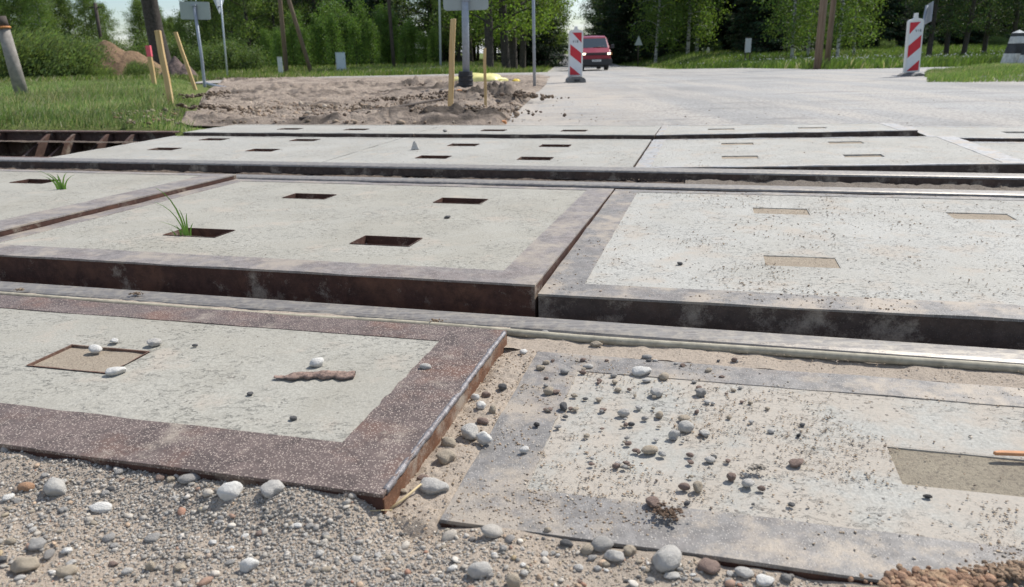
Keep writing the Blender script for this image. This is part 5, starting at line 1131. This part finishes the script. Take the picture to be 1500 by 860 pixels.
# ------------------------------------------------------------------ red van
def van():
    Y = 45.5; b = atY(873.5, 104, Y); b.z = float(T(b.x, Y)) + .012
    root = empty('parked_van' if 0 else 'van', b, math.radians(2), 'dark red van driving towards the crossing with headlights on', 'van')
    # cross-sections along the length: x half widths at heights, y from the nose (0) backwards
    secs = [ # y, zbottom, waist z, waist halfwidth, roof z, roof halfwidth, lower halfwidth
      (0.00, .42, .80, .78, .82, .76, .80), (0.06, .36, .92, .84, .95, .80, .86), (.55, .34, 1.12, .90, 1.20, .84, .90), (.75, .34, 1.16, .91, 1.28, .83, .91),
      (1.35, .34, 1.18, .92, 1.86, .76, .92), (1.75, .34, 1.18, .92, 1.94, .78, .92), (4.4, .34, 1.18, .92, 1.95, .78, .92), (4.75, .40, 1.15, .90, 1.80, .78, .90)]
    V = []; F = []
    for y_, zb, zw, ww, zr, wr, wl in secs:
        ring = [(-wl, zb), (-ww-.005, (zb+zw)/2), (-ww, zw), (-wr, zr-.05), (-wr+.06, zr), (0, zr+.02), (wr-.06, zr), (wr, zr-.05), (ww, zw), (ww+.005, (zb+zw)/2), (wl, zb)]
        V += [(x_, y_, z_) for x_, z_ in ring]
    n = 11
    for s_ in range(len(secs)-1):
        for k_ in range(n): F.append((s_*n+k_, s_*n+(k_+1) % n, (s_+1)*n+(k_+1) % n, (s_+1)*n+k_))
    F += [tuple(range(n)), tuple(range((len(secs)-1)*n, len(secs)*n))[::-1]]
    MB().add(V, F, False).build('body', M['van_red'], root, .03)
    # windscreen set just proud of the sloping front
    def slope(z): 
        return .75 + (z-1.30)*1.034 - .035
    def wsx(z): f_ = (z-1.24)/(1.86-1.24); return .765 - f_*.065
    MB().add([(-wsx(1.27), slope(1.27), 1.27), (wsx(1.27), slope(1.27), 1.27), (wsx(1.80), slope(1.80), 1.80), (-wsx(1.80), slope(1.80), 1.80), (-wsx(1.27), slope(1.27)+.01, 1.265), (wsx(1.27), slope(1.27)+.01, 1.265), (wsx(1.80), slope(1.80)+.01, 1.795), (-wsx(1.80), slope(1.80)+.01, 1.795)],
             [(0,1,2,3),(7,6,5,4),(0,4,5,1),(1,5,6,2),(2,6,7,3),(3,7,4,0)]).build('windscreen', M['glassy'], root)
    for sx in (-1, 1): MB().tube([(sx*.1, slope(1.27)-.02, 1.275), (sx*.1+.5*1, slope(1.36)-.02, 1.34)], .012, 6).build('wiper', M['black_plastic'], root)
    MB().prism([(-.60, .86), (.60, .86), (.60, 1.0), (-.60, 1.0)], -.02, .05).build('grille', M['black_plastic'], root, .008)
    MB().box(-.60, .60, -.028, -.0205, .925, .935).build('grille_bar', M['van_red'], root)
    for sx in (-1, 1):
        h_ = MB().box(sx*.72-.11, sx*.72+.11, -.012, .09, .86, 1.0).build('headlight', M['chrome'], root, .015)
        MB().box(sx*.72-.085, sx*.72+.085, -.022, -.0125, .885, .975).build('lamp_lens', M['lamp'], h_, .004)
        MB().box(sx*.87-.035, sx*.87+.035, .0, .12, .86, .99).build('indicator', M['orange'], root, .01)
        m_ = MB().box(sx*1.06-.10, sx*1.06+.10, .80, .90, 1.22, 1.44).build('wing_mirror', M['black_plastic'], root, .03); MB().tube([(sx*.86, .85, 1.25), (sx*1.0, .85, 1.28)], .02, 6).build('mirror_arm', M['black_plastic'], m_)
        MB().prism([(.95, 1.25), (1.36, 1.78), (1.85, 1.80), (1.9, 1.25)], sx*.845-.01, sx*.845+.01, 'yz').build('side_window', M['glassy'], root)
        for yy in (.95, 3.85):
            w_ = MB().tube([(sx*.72-.11, yy, .32), (sx*.72+.11, yy, .32)], .32, 24).build('wheel', M['tyre'], root, .02); MB().tube([(sx*(.835)-.004, yy, .32), (sx*.835+.004, yy, .32)], .19, 20).build('hub', M['chrome'], w_)
    MB().box(-.90, .90, -.08, .16, .30, .64).build('bumper', M['black_plastic'], root, .03)
    p_ = MB().box(-.26, .26, -.092, -.081, .50, .61).build('number_plate', M['white'], root); mb = MB()
    for k_ in range(6): mb.box(-.20+k_*.068, -.165+k_*.068, -.0945, -.0925, .525, .585)
    mb.build('plate_characters', M['ink'], p_)
    MB().box(-.75, .75, .2, 4.6, .2, .34).build('underbody', M['black_plastic'], root)
    for sx in (-.35, .38): MB().box(sx-.22, sx+.22, 1.55, 1.7, 1.15, 1.62).build('seat', M['black_plastic'], root, .05)
m, t, b_, o_ = mat('van_glass'); b_.inputs['Base Color'].default_value = (.04, .055, .065, 1); b_.inputs['Roughness'].default_value = .08; b_.inputs['Specular IOR Level'].default_value = .9; M['glassy'] = m
van()

# ------------------------------------------------------------------ trees
def quads(P, D, S_, L_, col):
    """leaf quads at P with random orientation, long axis D (or random), width S_, length L_"""
    n = len(P); d = D if D is not None else rng.normal(size=(n, 3)); d = d/np.linalg.norm(d, axis=1, keepdims=True)
    r = rng.normal(size=(n, 3)); s = np.cross(d, r); s /= np.linalg.norm(s, axis=1, keepdims=True)+1e-9
    S2 = (S_*rng.uniform(.6, 1.3, n))[:, None]; L2 = (L_*rng.uniform(.6, 1.3, n))[:, None]
    V = np.stack([P - s*S2*.5, P + d*L2*.4 - s*S2*.45 + 0, P + d*L2, P + d*L2*.4 + s*S2*.5], 1).reshape(-1, 3); V[0::4] = P; b0 = np.arange(n)*4
    return V, np.stack([b0, b0+1, b0+2, b0+3], 1), np.repeat(col, 4, 0)
def leafcol(n, base, clump, j=.22):
    b = np.array(base); return np.clip(b*(1 + clump[:, None]*.35 + rng.normal(0, j, (n, 1)))*np.array([1+.0, 1, 1]) + np.stack([rng.normal(0, .012, n), 0*np.ones(n), 0*np.ones(n)], 1), .008, .5)
def make_tree(kind, name, seed):
    r = np.random.default_rng(seed); rnd = random.Random(seed)
    P = []; D = []; CL = []; tr = MB()
    if kind in ('birch', 'broad', 'darkbroad', 'avenue'):
        H = {'birch': 14, 'broad': 13, 'darkbroad': 16, 'avenue': 18}[kind]; base = {'birch': 1.6, 'broad': 1.2, 'darkbroad': 2.0, 'avenue': 2.0}[kind]; R = {'birch': 2.6, 'broad': 3.6, 'darkbroad': 3.8, 'avenue': 4.5}[kind]
        tr_r = {'birch': .13, 'broad': .18, 'darkbroad': .24, 'avenue': .27}[kind]; bend = [rnd.uniform(-.25, .25), rnd.uniform(-.25, .25)]
        sp = [Vector((bend[0]*math.sin(f*3), bend[1]*math.sin(f*2.3), H*f)) for f in np.linspace(0, .95, 12)]; tr.tube([Vector((0, 0, -.2))]+sp, [tr_r*1.35]+[tr_r*(1.1-f*.95) for f in np.linspace(0, .95, 12)], 10)
        nl = 34
        for i in range(nl):
            f = (i+.5)/nl; hh = base + (H*.93-base)*f; L = R*(math.sin(PI*min(1, .22+f*.80))**.8)*rnd.uniform(.65, 1.1); a = i*2.4+rnd.uniform(-.4, .4)
            p0 = Vector((bend[0]*math.sin(hh/H*3), bend[1]*math.sin(hh/H*2.3), hh)); up = .55 if kind != 'birch' else .75
            pts = [p0]; 
            for k in range(1, 5):
                q = k/4; pts.append(p0 + Vector((math.cos(a)*L*q + rnd.uniform(-.1, .1), math.sin(a)*L*q + rnd.uniform(-.1, .1), L*up*q - (L*.75 if kind == 'birch' else L*.25)*q*q)))
            tr.tube(pts, [tr_r*.30, tr_r*.22, tr_r*.16, tr_r*.1, .01], 5)
            for k in range(9):
                q = rnd.uniform(.25, 1.05); j = min(3, int(q*4)); c = pts[j].lerp(pts[min(4, j+1)], min(1, q*4-j)) + Vector((rnd.gauss(0, .3), rnd.gauss(0, .3), rnd.gauss(0, .25))); n = 34; cl = r.normal(0, .5)
                e = r.normal(0, 1, (n, 3))*np.array([.33, .33, .26]); 
                if kind == 'birch': e[:, 2] -= np.abs(r.normal(0, .45, n))
                P.append(np.array(c)+e); D.append(r.normal(0, 1, (n, 3)) + np.array([0, 0, -1.2])); CL.append(np.full(n, cl))
        P = np.concatenate(P); D = np.concatenate(D); CL = np.concatenate(CL)
        bc = {'birch': (.125, .19, .045), 'broad': (.13, .185, .05), 'darkbroad': (.05, .08, .028), 'avenue': (.155, .235, .04)}[kind]
        V, F, Cc = quads(P, D, .12, .17, leafcol(len(P), bc, CL)); return V, F, Cc, tr, M['leaf'], (M['birch'] if kind == 'birch' else M['bark'])
    if kind in ('sapling', 'bush', 'willow'):
        H = {'sapling': 5.0, 'bush': 2.2, 'willow': 2.4}[kind]; R = {'sapling': 1.05, 'bush': 1.4, 'willow': 1.3}[kind]; ns = {'sapling': 9, 'bush': 16, 'willow': 26}[kind]
        for i in range(ns):
            a = rnd.uniform(0, 2*PI); rad = R*math.sqrt(rnd.random())*(.45 if kind == 'sapling' else 1); h_ = H*rnd.uniform(.65, 1)*(1-.25*rad/R); ln = Vector((.55 if kind == 'willow' else 0, .1, 0))*h_*.5
            b = Vector((math.cos(a)*rad*.5, math.sin(a)*rad*.5, 0)); tp = Vector((math.cos(a)*rad*1.2, math.sin(a)*rad*1.2, h_)) + ln
            pts = [b.lerp(tp, q)+Vector((0, 0, .12*h_*math.sin(PI*q))) + ln*(q*q-q)*.6 for q in (0, .3, .6, 1)]; tr.tube(pts, [.03, .022, .014, .004], 5)
            for k in range(16 if kind == 'sapling' else 10):
                q = rnd.uniform(.04 if kind != 'sapling' else .06, 1.0); j = min(2, int(q*3)); qq = q*3-j; c = pts[j].lerp(pts[j+1], qq); w_ = (R*.55)*(1-q*.75)+.10; n = 34; e = r.normal(0, 1, (n, 3))*np.array([w_*.7, w_*.7, .22]); cl = r.normal(0, .5)
                P.append(np.array(c)+e); dd = r.normal(0, .6, (n, 3)) + (np.array([1.1, .1, 1.1]) if kind == 'willow' else np.array([0, 0, .3])); D.append(dd); CL.append(np.full(n, cl))
        P = np.concatenate(P); P[:, 2] = np.abs(P[:, 2]); D = np.concatenate(D); CL = np.concatenate(CL); bc = {'sapling': (.12, .20, .045), 'bush': (.13, .185, .06), 'willow': (.165, .22, .08)}[kind]
        V, F, Cc = quads(P, D, .075 if kind != 'willow' else .045, .12 if kind != 'willow' else .20, leafcol(len(P), bc, CL)); return V, F, Cc, tr, M['leaf'], M['bark']
    if kind in ('spruce', 'pine'):
        H = 17; tr.tube([Vector((0, 0, -.2)), Vector((0, 0, 0)), Vector((.05, 0, H*.5)), Vector((0, 0, H))], [.27, .22, .14, .02], 10)
        z = .5 if kind == 'spruce' else 4.0
        while z < H-.4:
            L = (3.3 if kind == 'spruce' else 2.6)*(1-z/H)**.8+.25; nb = 8 if z < 8 else 6
            for i in range(nb):
                a = rnd.uniform(0, 2*PI); l_ = L*rnd.uniform(.7, 1.12); pts = [Vector((math.cos(a)*l_*q, math.sin(a)*l_*q, z - .28*l_*q + .16*l_*q*q*1.4)) for q in (0, .35, .7, 1)]; tr.tube(pts, [.035, .025, .015, .004], 4, False)
                n = int(36*l_)+12; q = r.uniform(.12, 1.02, n); c = np.stack([math.cos(a)*l_*q, math.sin(a)*l_*q, z-.28*l_*q+.22*l_*q*q], -1); side = r.normal(0, .22, n)*(1.2-q*.6)
                c[:, 0] += -math.sin(a)*side; c[:, 1] += math.cos(a)*side; c[:, 2] += -np.abs(r.normal(0, .16, n)); P.append(c)
                dd = np.stack([math.cos(a)*.8 - math.sin(a)*np.sign(side)*.6, math.sin(a)*.8 + math.cos(a)*np.sign(side)*.6, -.6+0*side], -1)+r.normal(0, .3, (n, 3)); D.append(dd); CL.append(np.full(n, r.normal(0, .4)))
            z += rnd.uniform(.32, .5)
        P = np.concatenate(P); D = np.concatenate(D); CL = np.concatenate(CL); V, F, Cc = quads(P, D, .10, .34, leafcol(len(P), (.028, .050, .022), CL)); return V, F, Cc, tr, M['needle'], M['bark']
PROTO = {}
def proto(kind, seed, name):
    V, F, Cc, tr, lm, bm2 = make_tree(kind, name, seed); cm = np_mesh('crown', V, F, lm, Cc); tm = tr.mesh('trunk', bm2); return (cm, tm)
for kd, n_ in (('birch', 3), ('broad', 3), ('darkbroad', 3), ('avenue', 2), ('sapling', 3), ('bush', 2), ('willow', 3), ('spruce', 3), ('pine', 1)):
    PROTO[kd] = [proto(kd, 100+7*i+len(kd), kd) for i in range(n_)]
NAMES = {'birch': 'birch_tree', 'broad': 'leafy_tree', 'darkbroad': 'dark_tree', 'avenue': 'avenue_tree', 'sapling': 'young_birch', 'bush': 'bush', 'willow': 'willow_shrub', 'spruce': 'spruce_tree', 'pine': 'pine_tree'}
CAT = {'sapling': 'young tree', 'bush': 'bush', 'willow': 'shrub'}
tcount = [0]
def tree(kind, X, Y, s, label, group=None, sz=None, lean=(0, 0)):
    tcount[0] += 1; cm, tm = PROTO[kind][tcount[0] % len(PROTO[kind])]
    root = empty(NAMES[kind], (X, Y, float(T(X, Y))-.05), 0, label, CAT.get(kind, 'tree'), group)
    root.rotation_euler = (lean[0], lean[1], random.uniform(0, 6.28) if kind != 'willow' else random.uniform(-.3, .3)); root.scale = (s, s, sz or s)
    if kind in ('bush', 'willow'): link('stems', tm, root); link('foliage', cm, root)
    else: link('trunk', tm, root); link('crown', cm, root)
    return root
def tpx(px, Y):
    d = ray(px, 85); d = d/d[1]; return d[0]*Y
# willow hedge at the left
for i, px in enumerate(np.linspace(-70, 100, 11)):
    Y = random.uniform(30, 33); tree('willow', tpx(px, Y), Y, random.uniform(.8, 1.0)*(1 if px < 70 else .8), 'wind swept willow shrub of the hedge at the left field edge', 'willow shrubs of the windblown hedge')
for i, px in enumerate((128, 145, 188, 200)):
    Y = random.uniform(30, 33); tree('willow', tpx(px, Y), Y, random.uniform(.26, .42), 'low willow shrub in front of the brown sand heap', 'low willow shrubs by the sand heap')
for i, px in enumerate((300, 325, 345, 366)):
    Y = random.uniform(44, 50); tree('bush', tpx(px, Y), Y, random.uniform(.7, .95), 'low bush at the wood edge between the sign poles', 'low bushes by the sign poles')
# big trunk near the left
Y = 44.; X = tpx(238, Y); root = empty('large_tree', (X, Y, float(T(X, Y))), 0, 'huge dark tree trunk rising beside the pink tipped stake', 'tree')
tp = atY(213, -30, Y) - Vector((X, Y, float(T(X, Y)))); mb = MB(); mb.tube([Vector((0, 0, -.3)), Vector((0, 0, .2)), tp*.5+Vector((-.06, 0, 0)), tp, tp*2.2+Vector((.5, 0, 0)), tp*3.2], [.75, .52, .44, .42, .3, .12], 16).build('trunk', M['bark'], root)
cr = link('crown', PROTO['avenue'][0][0], root); cr.location = tp*1.2; cr.scale = (.8, .8, .8)
# left wood
for i in range(72):
    px = random.uniform(-120, 410); Y = random.uniform(96, 128); hgt = np.interp(px, [-120, 60, 100, 130, 165, 210, 260, 300, 340, 410], [16, 14, 11.5, 9.5, 10.5, 9.5, 7.0, 8.6, 13, 16])*Y/112.
    kd = random.choice(['broad', 'broad', 'birch']); tree(kd, tpx(px, Y), Y, hgt/13.*(1 if kd == 'broad' else .93)*random.uniform(.8, 1.08), 'leafy tree of the wood behind the left field' if kd == 'broad' else 'birch of the wood behind the left field', 'leafy trees behind the left field' if kd == 'broad' else 'birches behind the left field')
for i in range(26):
    px = random.uniform(-100, 430); Y = random.uniform(78, 92); tree('bush', tpx(px, Y), Y, random.uniform(1.2, 1.9), 'bush at the foot of the wood behind the left field', 'bushes at the foot of the left wood')
for i in range(12):
    px = random.uniform(300, 420); Y = random.uniform(58, 75); tree('broad', tpx(px, Y), Y, random.uniform(.6, .9), 'fresh green tree between the edge on sign and the braced poles', 'fresh green trees by the braced poles')
# young birches
for i in range(30):
    px = 385 + 250*(i+.5)/30 + random.uniform(-5, 5); Y = random.uniform(52, 60); tree('sapling', tpx(px, Y), Y, np.interp(px, [385, 430, 480, 510, 560, 600, 640], [.75, .75, .92, 1.02, .9, .85, .5])*random.uniform(.68, 1.12), 'young green birch in the dense row behind the service cabinet', 'young birches behind the service cabinet')
# dark trees behind
for i in range(34):
    px = random.uniform(370, 800); Y = random.uniform(66, 100); kd = random.choice(['darkbroad', 'darkbroad', 'spruce', 'broad']); tree(kd, tpx(px, Y), Y, random.uniform(.9, 1.15), {'darkbroad': 'dark leafy tree behind the young birches', 'spruce': 'dark spruce behind the young birches', 'broad': 'green tree standing behind the young birches'}[kd], {'darkbroad': 'dark leafy trees behind the young birches', 'spruce': 'dark spruces behind the young birches', 'broad': 'green trees behind the young birches'}[kd])
# avenue left of the road
for i, (px, Y) in enumerate(((716, 47), (741, 50), (752, 52), (765, 60), (770, 74), (788, 88), (796, 105), (803, 125), (808, 150))):
    tree('avenue', tpx(px, Y), Y, .95 if i < 3 else .9, ['thick dark trunked roadside tree directly right of the sign post', 'rough barked roadside tree, second from the sign post', 'rough barked roadside tree, third from the sign post'][i] if i < 3 else 'bright green avenue tree receding along the left of the road', None if i < 3 else 'avenue trees receding along the road')
for i, (px, Y) in enumerate(((690, 62), (672, 66), (725, 70), (745, 78), (760, 95), (775, 110), (650, 75), (700, 85))):
    tree('broad', tpx(px, Y), Y, random.uniform(.8, 1.1), 'fresh green tree filling the gap behind the avenue trunks', 'fresh green trees behind the avenue trunks')
for i, (px, Y) in enumerate(((820, 230), (828, 260), (846, 240), (853, 200), (836, 330), (841, 300))):
    tree('broad', tpx(px, Y), Y, random.uniform(.5, .68), 'distant tree at the far end of the road', 'distant trees at the end of the road')
# right wood: spruces, birches
for i, (px, Y) in enumerate(((878, 150), (884, 128), (893, 112), (903, 98), (912, 90), (925, 82), (874, 180))):
    tree('spruce' if i % 2 else 'darkbroad', tpx(px, Y), Y, random.uniform(.95, 1.2), 'dark tree lining the right of the far road', 'dark trees lining the right of the far road')
for i in range(64):
    px = random.uniform(915, 1600); Y = random.uniform(74, 100)
    tree('spruce', tpx(px, Y), Y, random.uniform(.85, 1.25), 'dark spruce in the deep wood right of the road', 'dark spruces of the wood right of the road')
for i in range(26):
    px = random.uniform(920, 1640); Y = random.uniform(98, 120); tree('darkbroad', tpx(px, Y), Y, random.uniform(1., 1.3), 'dark leafy tree deep in the wood right of the road', 'dark leafy trees deep in the right wood')
for px, Y, s, lab in ((960, 64, .95, 'green birch with pale trunk at the left end of the right wood'), (1007, 66, 1.1, 'slim white birch trunk before the dark spruces, left of two'), (1020, 68, 1.1, 'slim white birch trunk before the dark spruces, right of two'), (1160, 46, .8, 'leafy birch left of the thick utility pole'), (1183, 50, .7, 'green birch directly behind the leaning utility poles'), (1226, 44, .72, 'bright green birch with a dark footed trunk right of the utility poles'), (1250, 50, .62, 'light green birch behind the bright green one')):
    tree('birch', tpx(px, Y), Y, s, lab)
for px, Y in ((1112, 62), (1130, 60), (1150, 64)): tree('spruce', tpx(px, Y), Y, .8, 'dense low branched spruce right of the white notice box', 'low branched spruces by the notice box')
for px, Y in ((1360, 42), (1385, 46), (1410, 43), (1440, 48), (1480, 47)): tree('darkbroad', tpx(px, Y), Y, .55, 'dark round crowned tree behind the right beacon', 'dark round trees behind the right beacon')
for i in range(16):
    px = random.uniform(940, 1560); Y = random.uniform(68, 73); tree('bush', tpx(px, Y), Y, random.uniform(.3, .6), 'small undergrowth bush at the edge of the right wood', 'undergrowth bushes of the right wood')
# pale stones at the wood edge
for i, (px, py) in enumerate(((1031, 78), (1037, 78.5), (1043, 78))):
    b = gp(px, py); k_ = 1/pxm(b.y); o = MB().prism([(-2*k_, -.1), (2*k_, -.1), (2*k_, 6*k_), (1*k_, 8*k_), (-1*k_, 8*k_), (-2*k_, 6*k_)], -.08, .08).build('pale_stone', M['whitebox'], None, .02, loc=b); tag(o, 'small pale upright stone at the dark wood edge', 'stone', 'pale upright stones at the wood edge')
# house glimpsed at the end of the road
b = Vector((tpx(815.5, 260), 260, float(T(12, 260)))); root = empty('house', b, 0, 'pale distant house glimpsed at the end of the tree lined road', 'house')
MB().box(-2.2, 2.2, -3, 3, -.5, 4.6).build('wall', M['cone'], root); MB().prism([(-2.6, 4.6), (2.6, 4.6), (0, 7.4)], -3.3, 3.3).build('roof', M['orange'], root); MB().box(-1.2, -.3, -3.03, -2.99, 1.6, 3.0).build('window', M['glassy'], root); MB().box(.4, 1.3, -3.03, -2.99, 1.6, 3.0).build('window', M['glassy'], root)
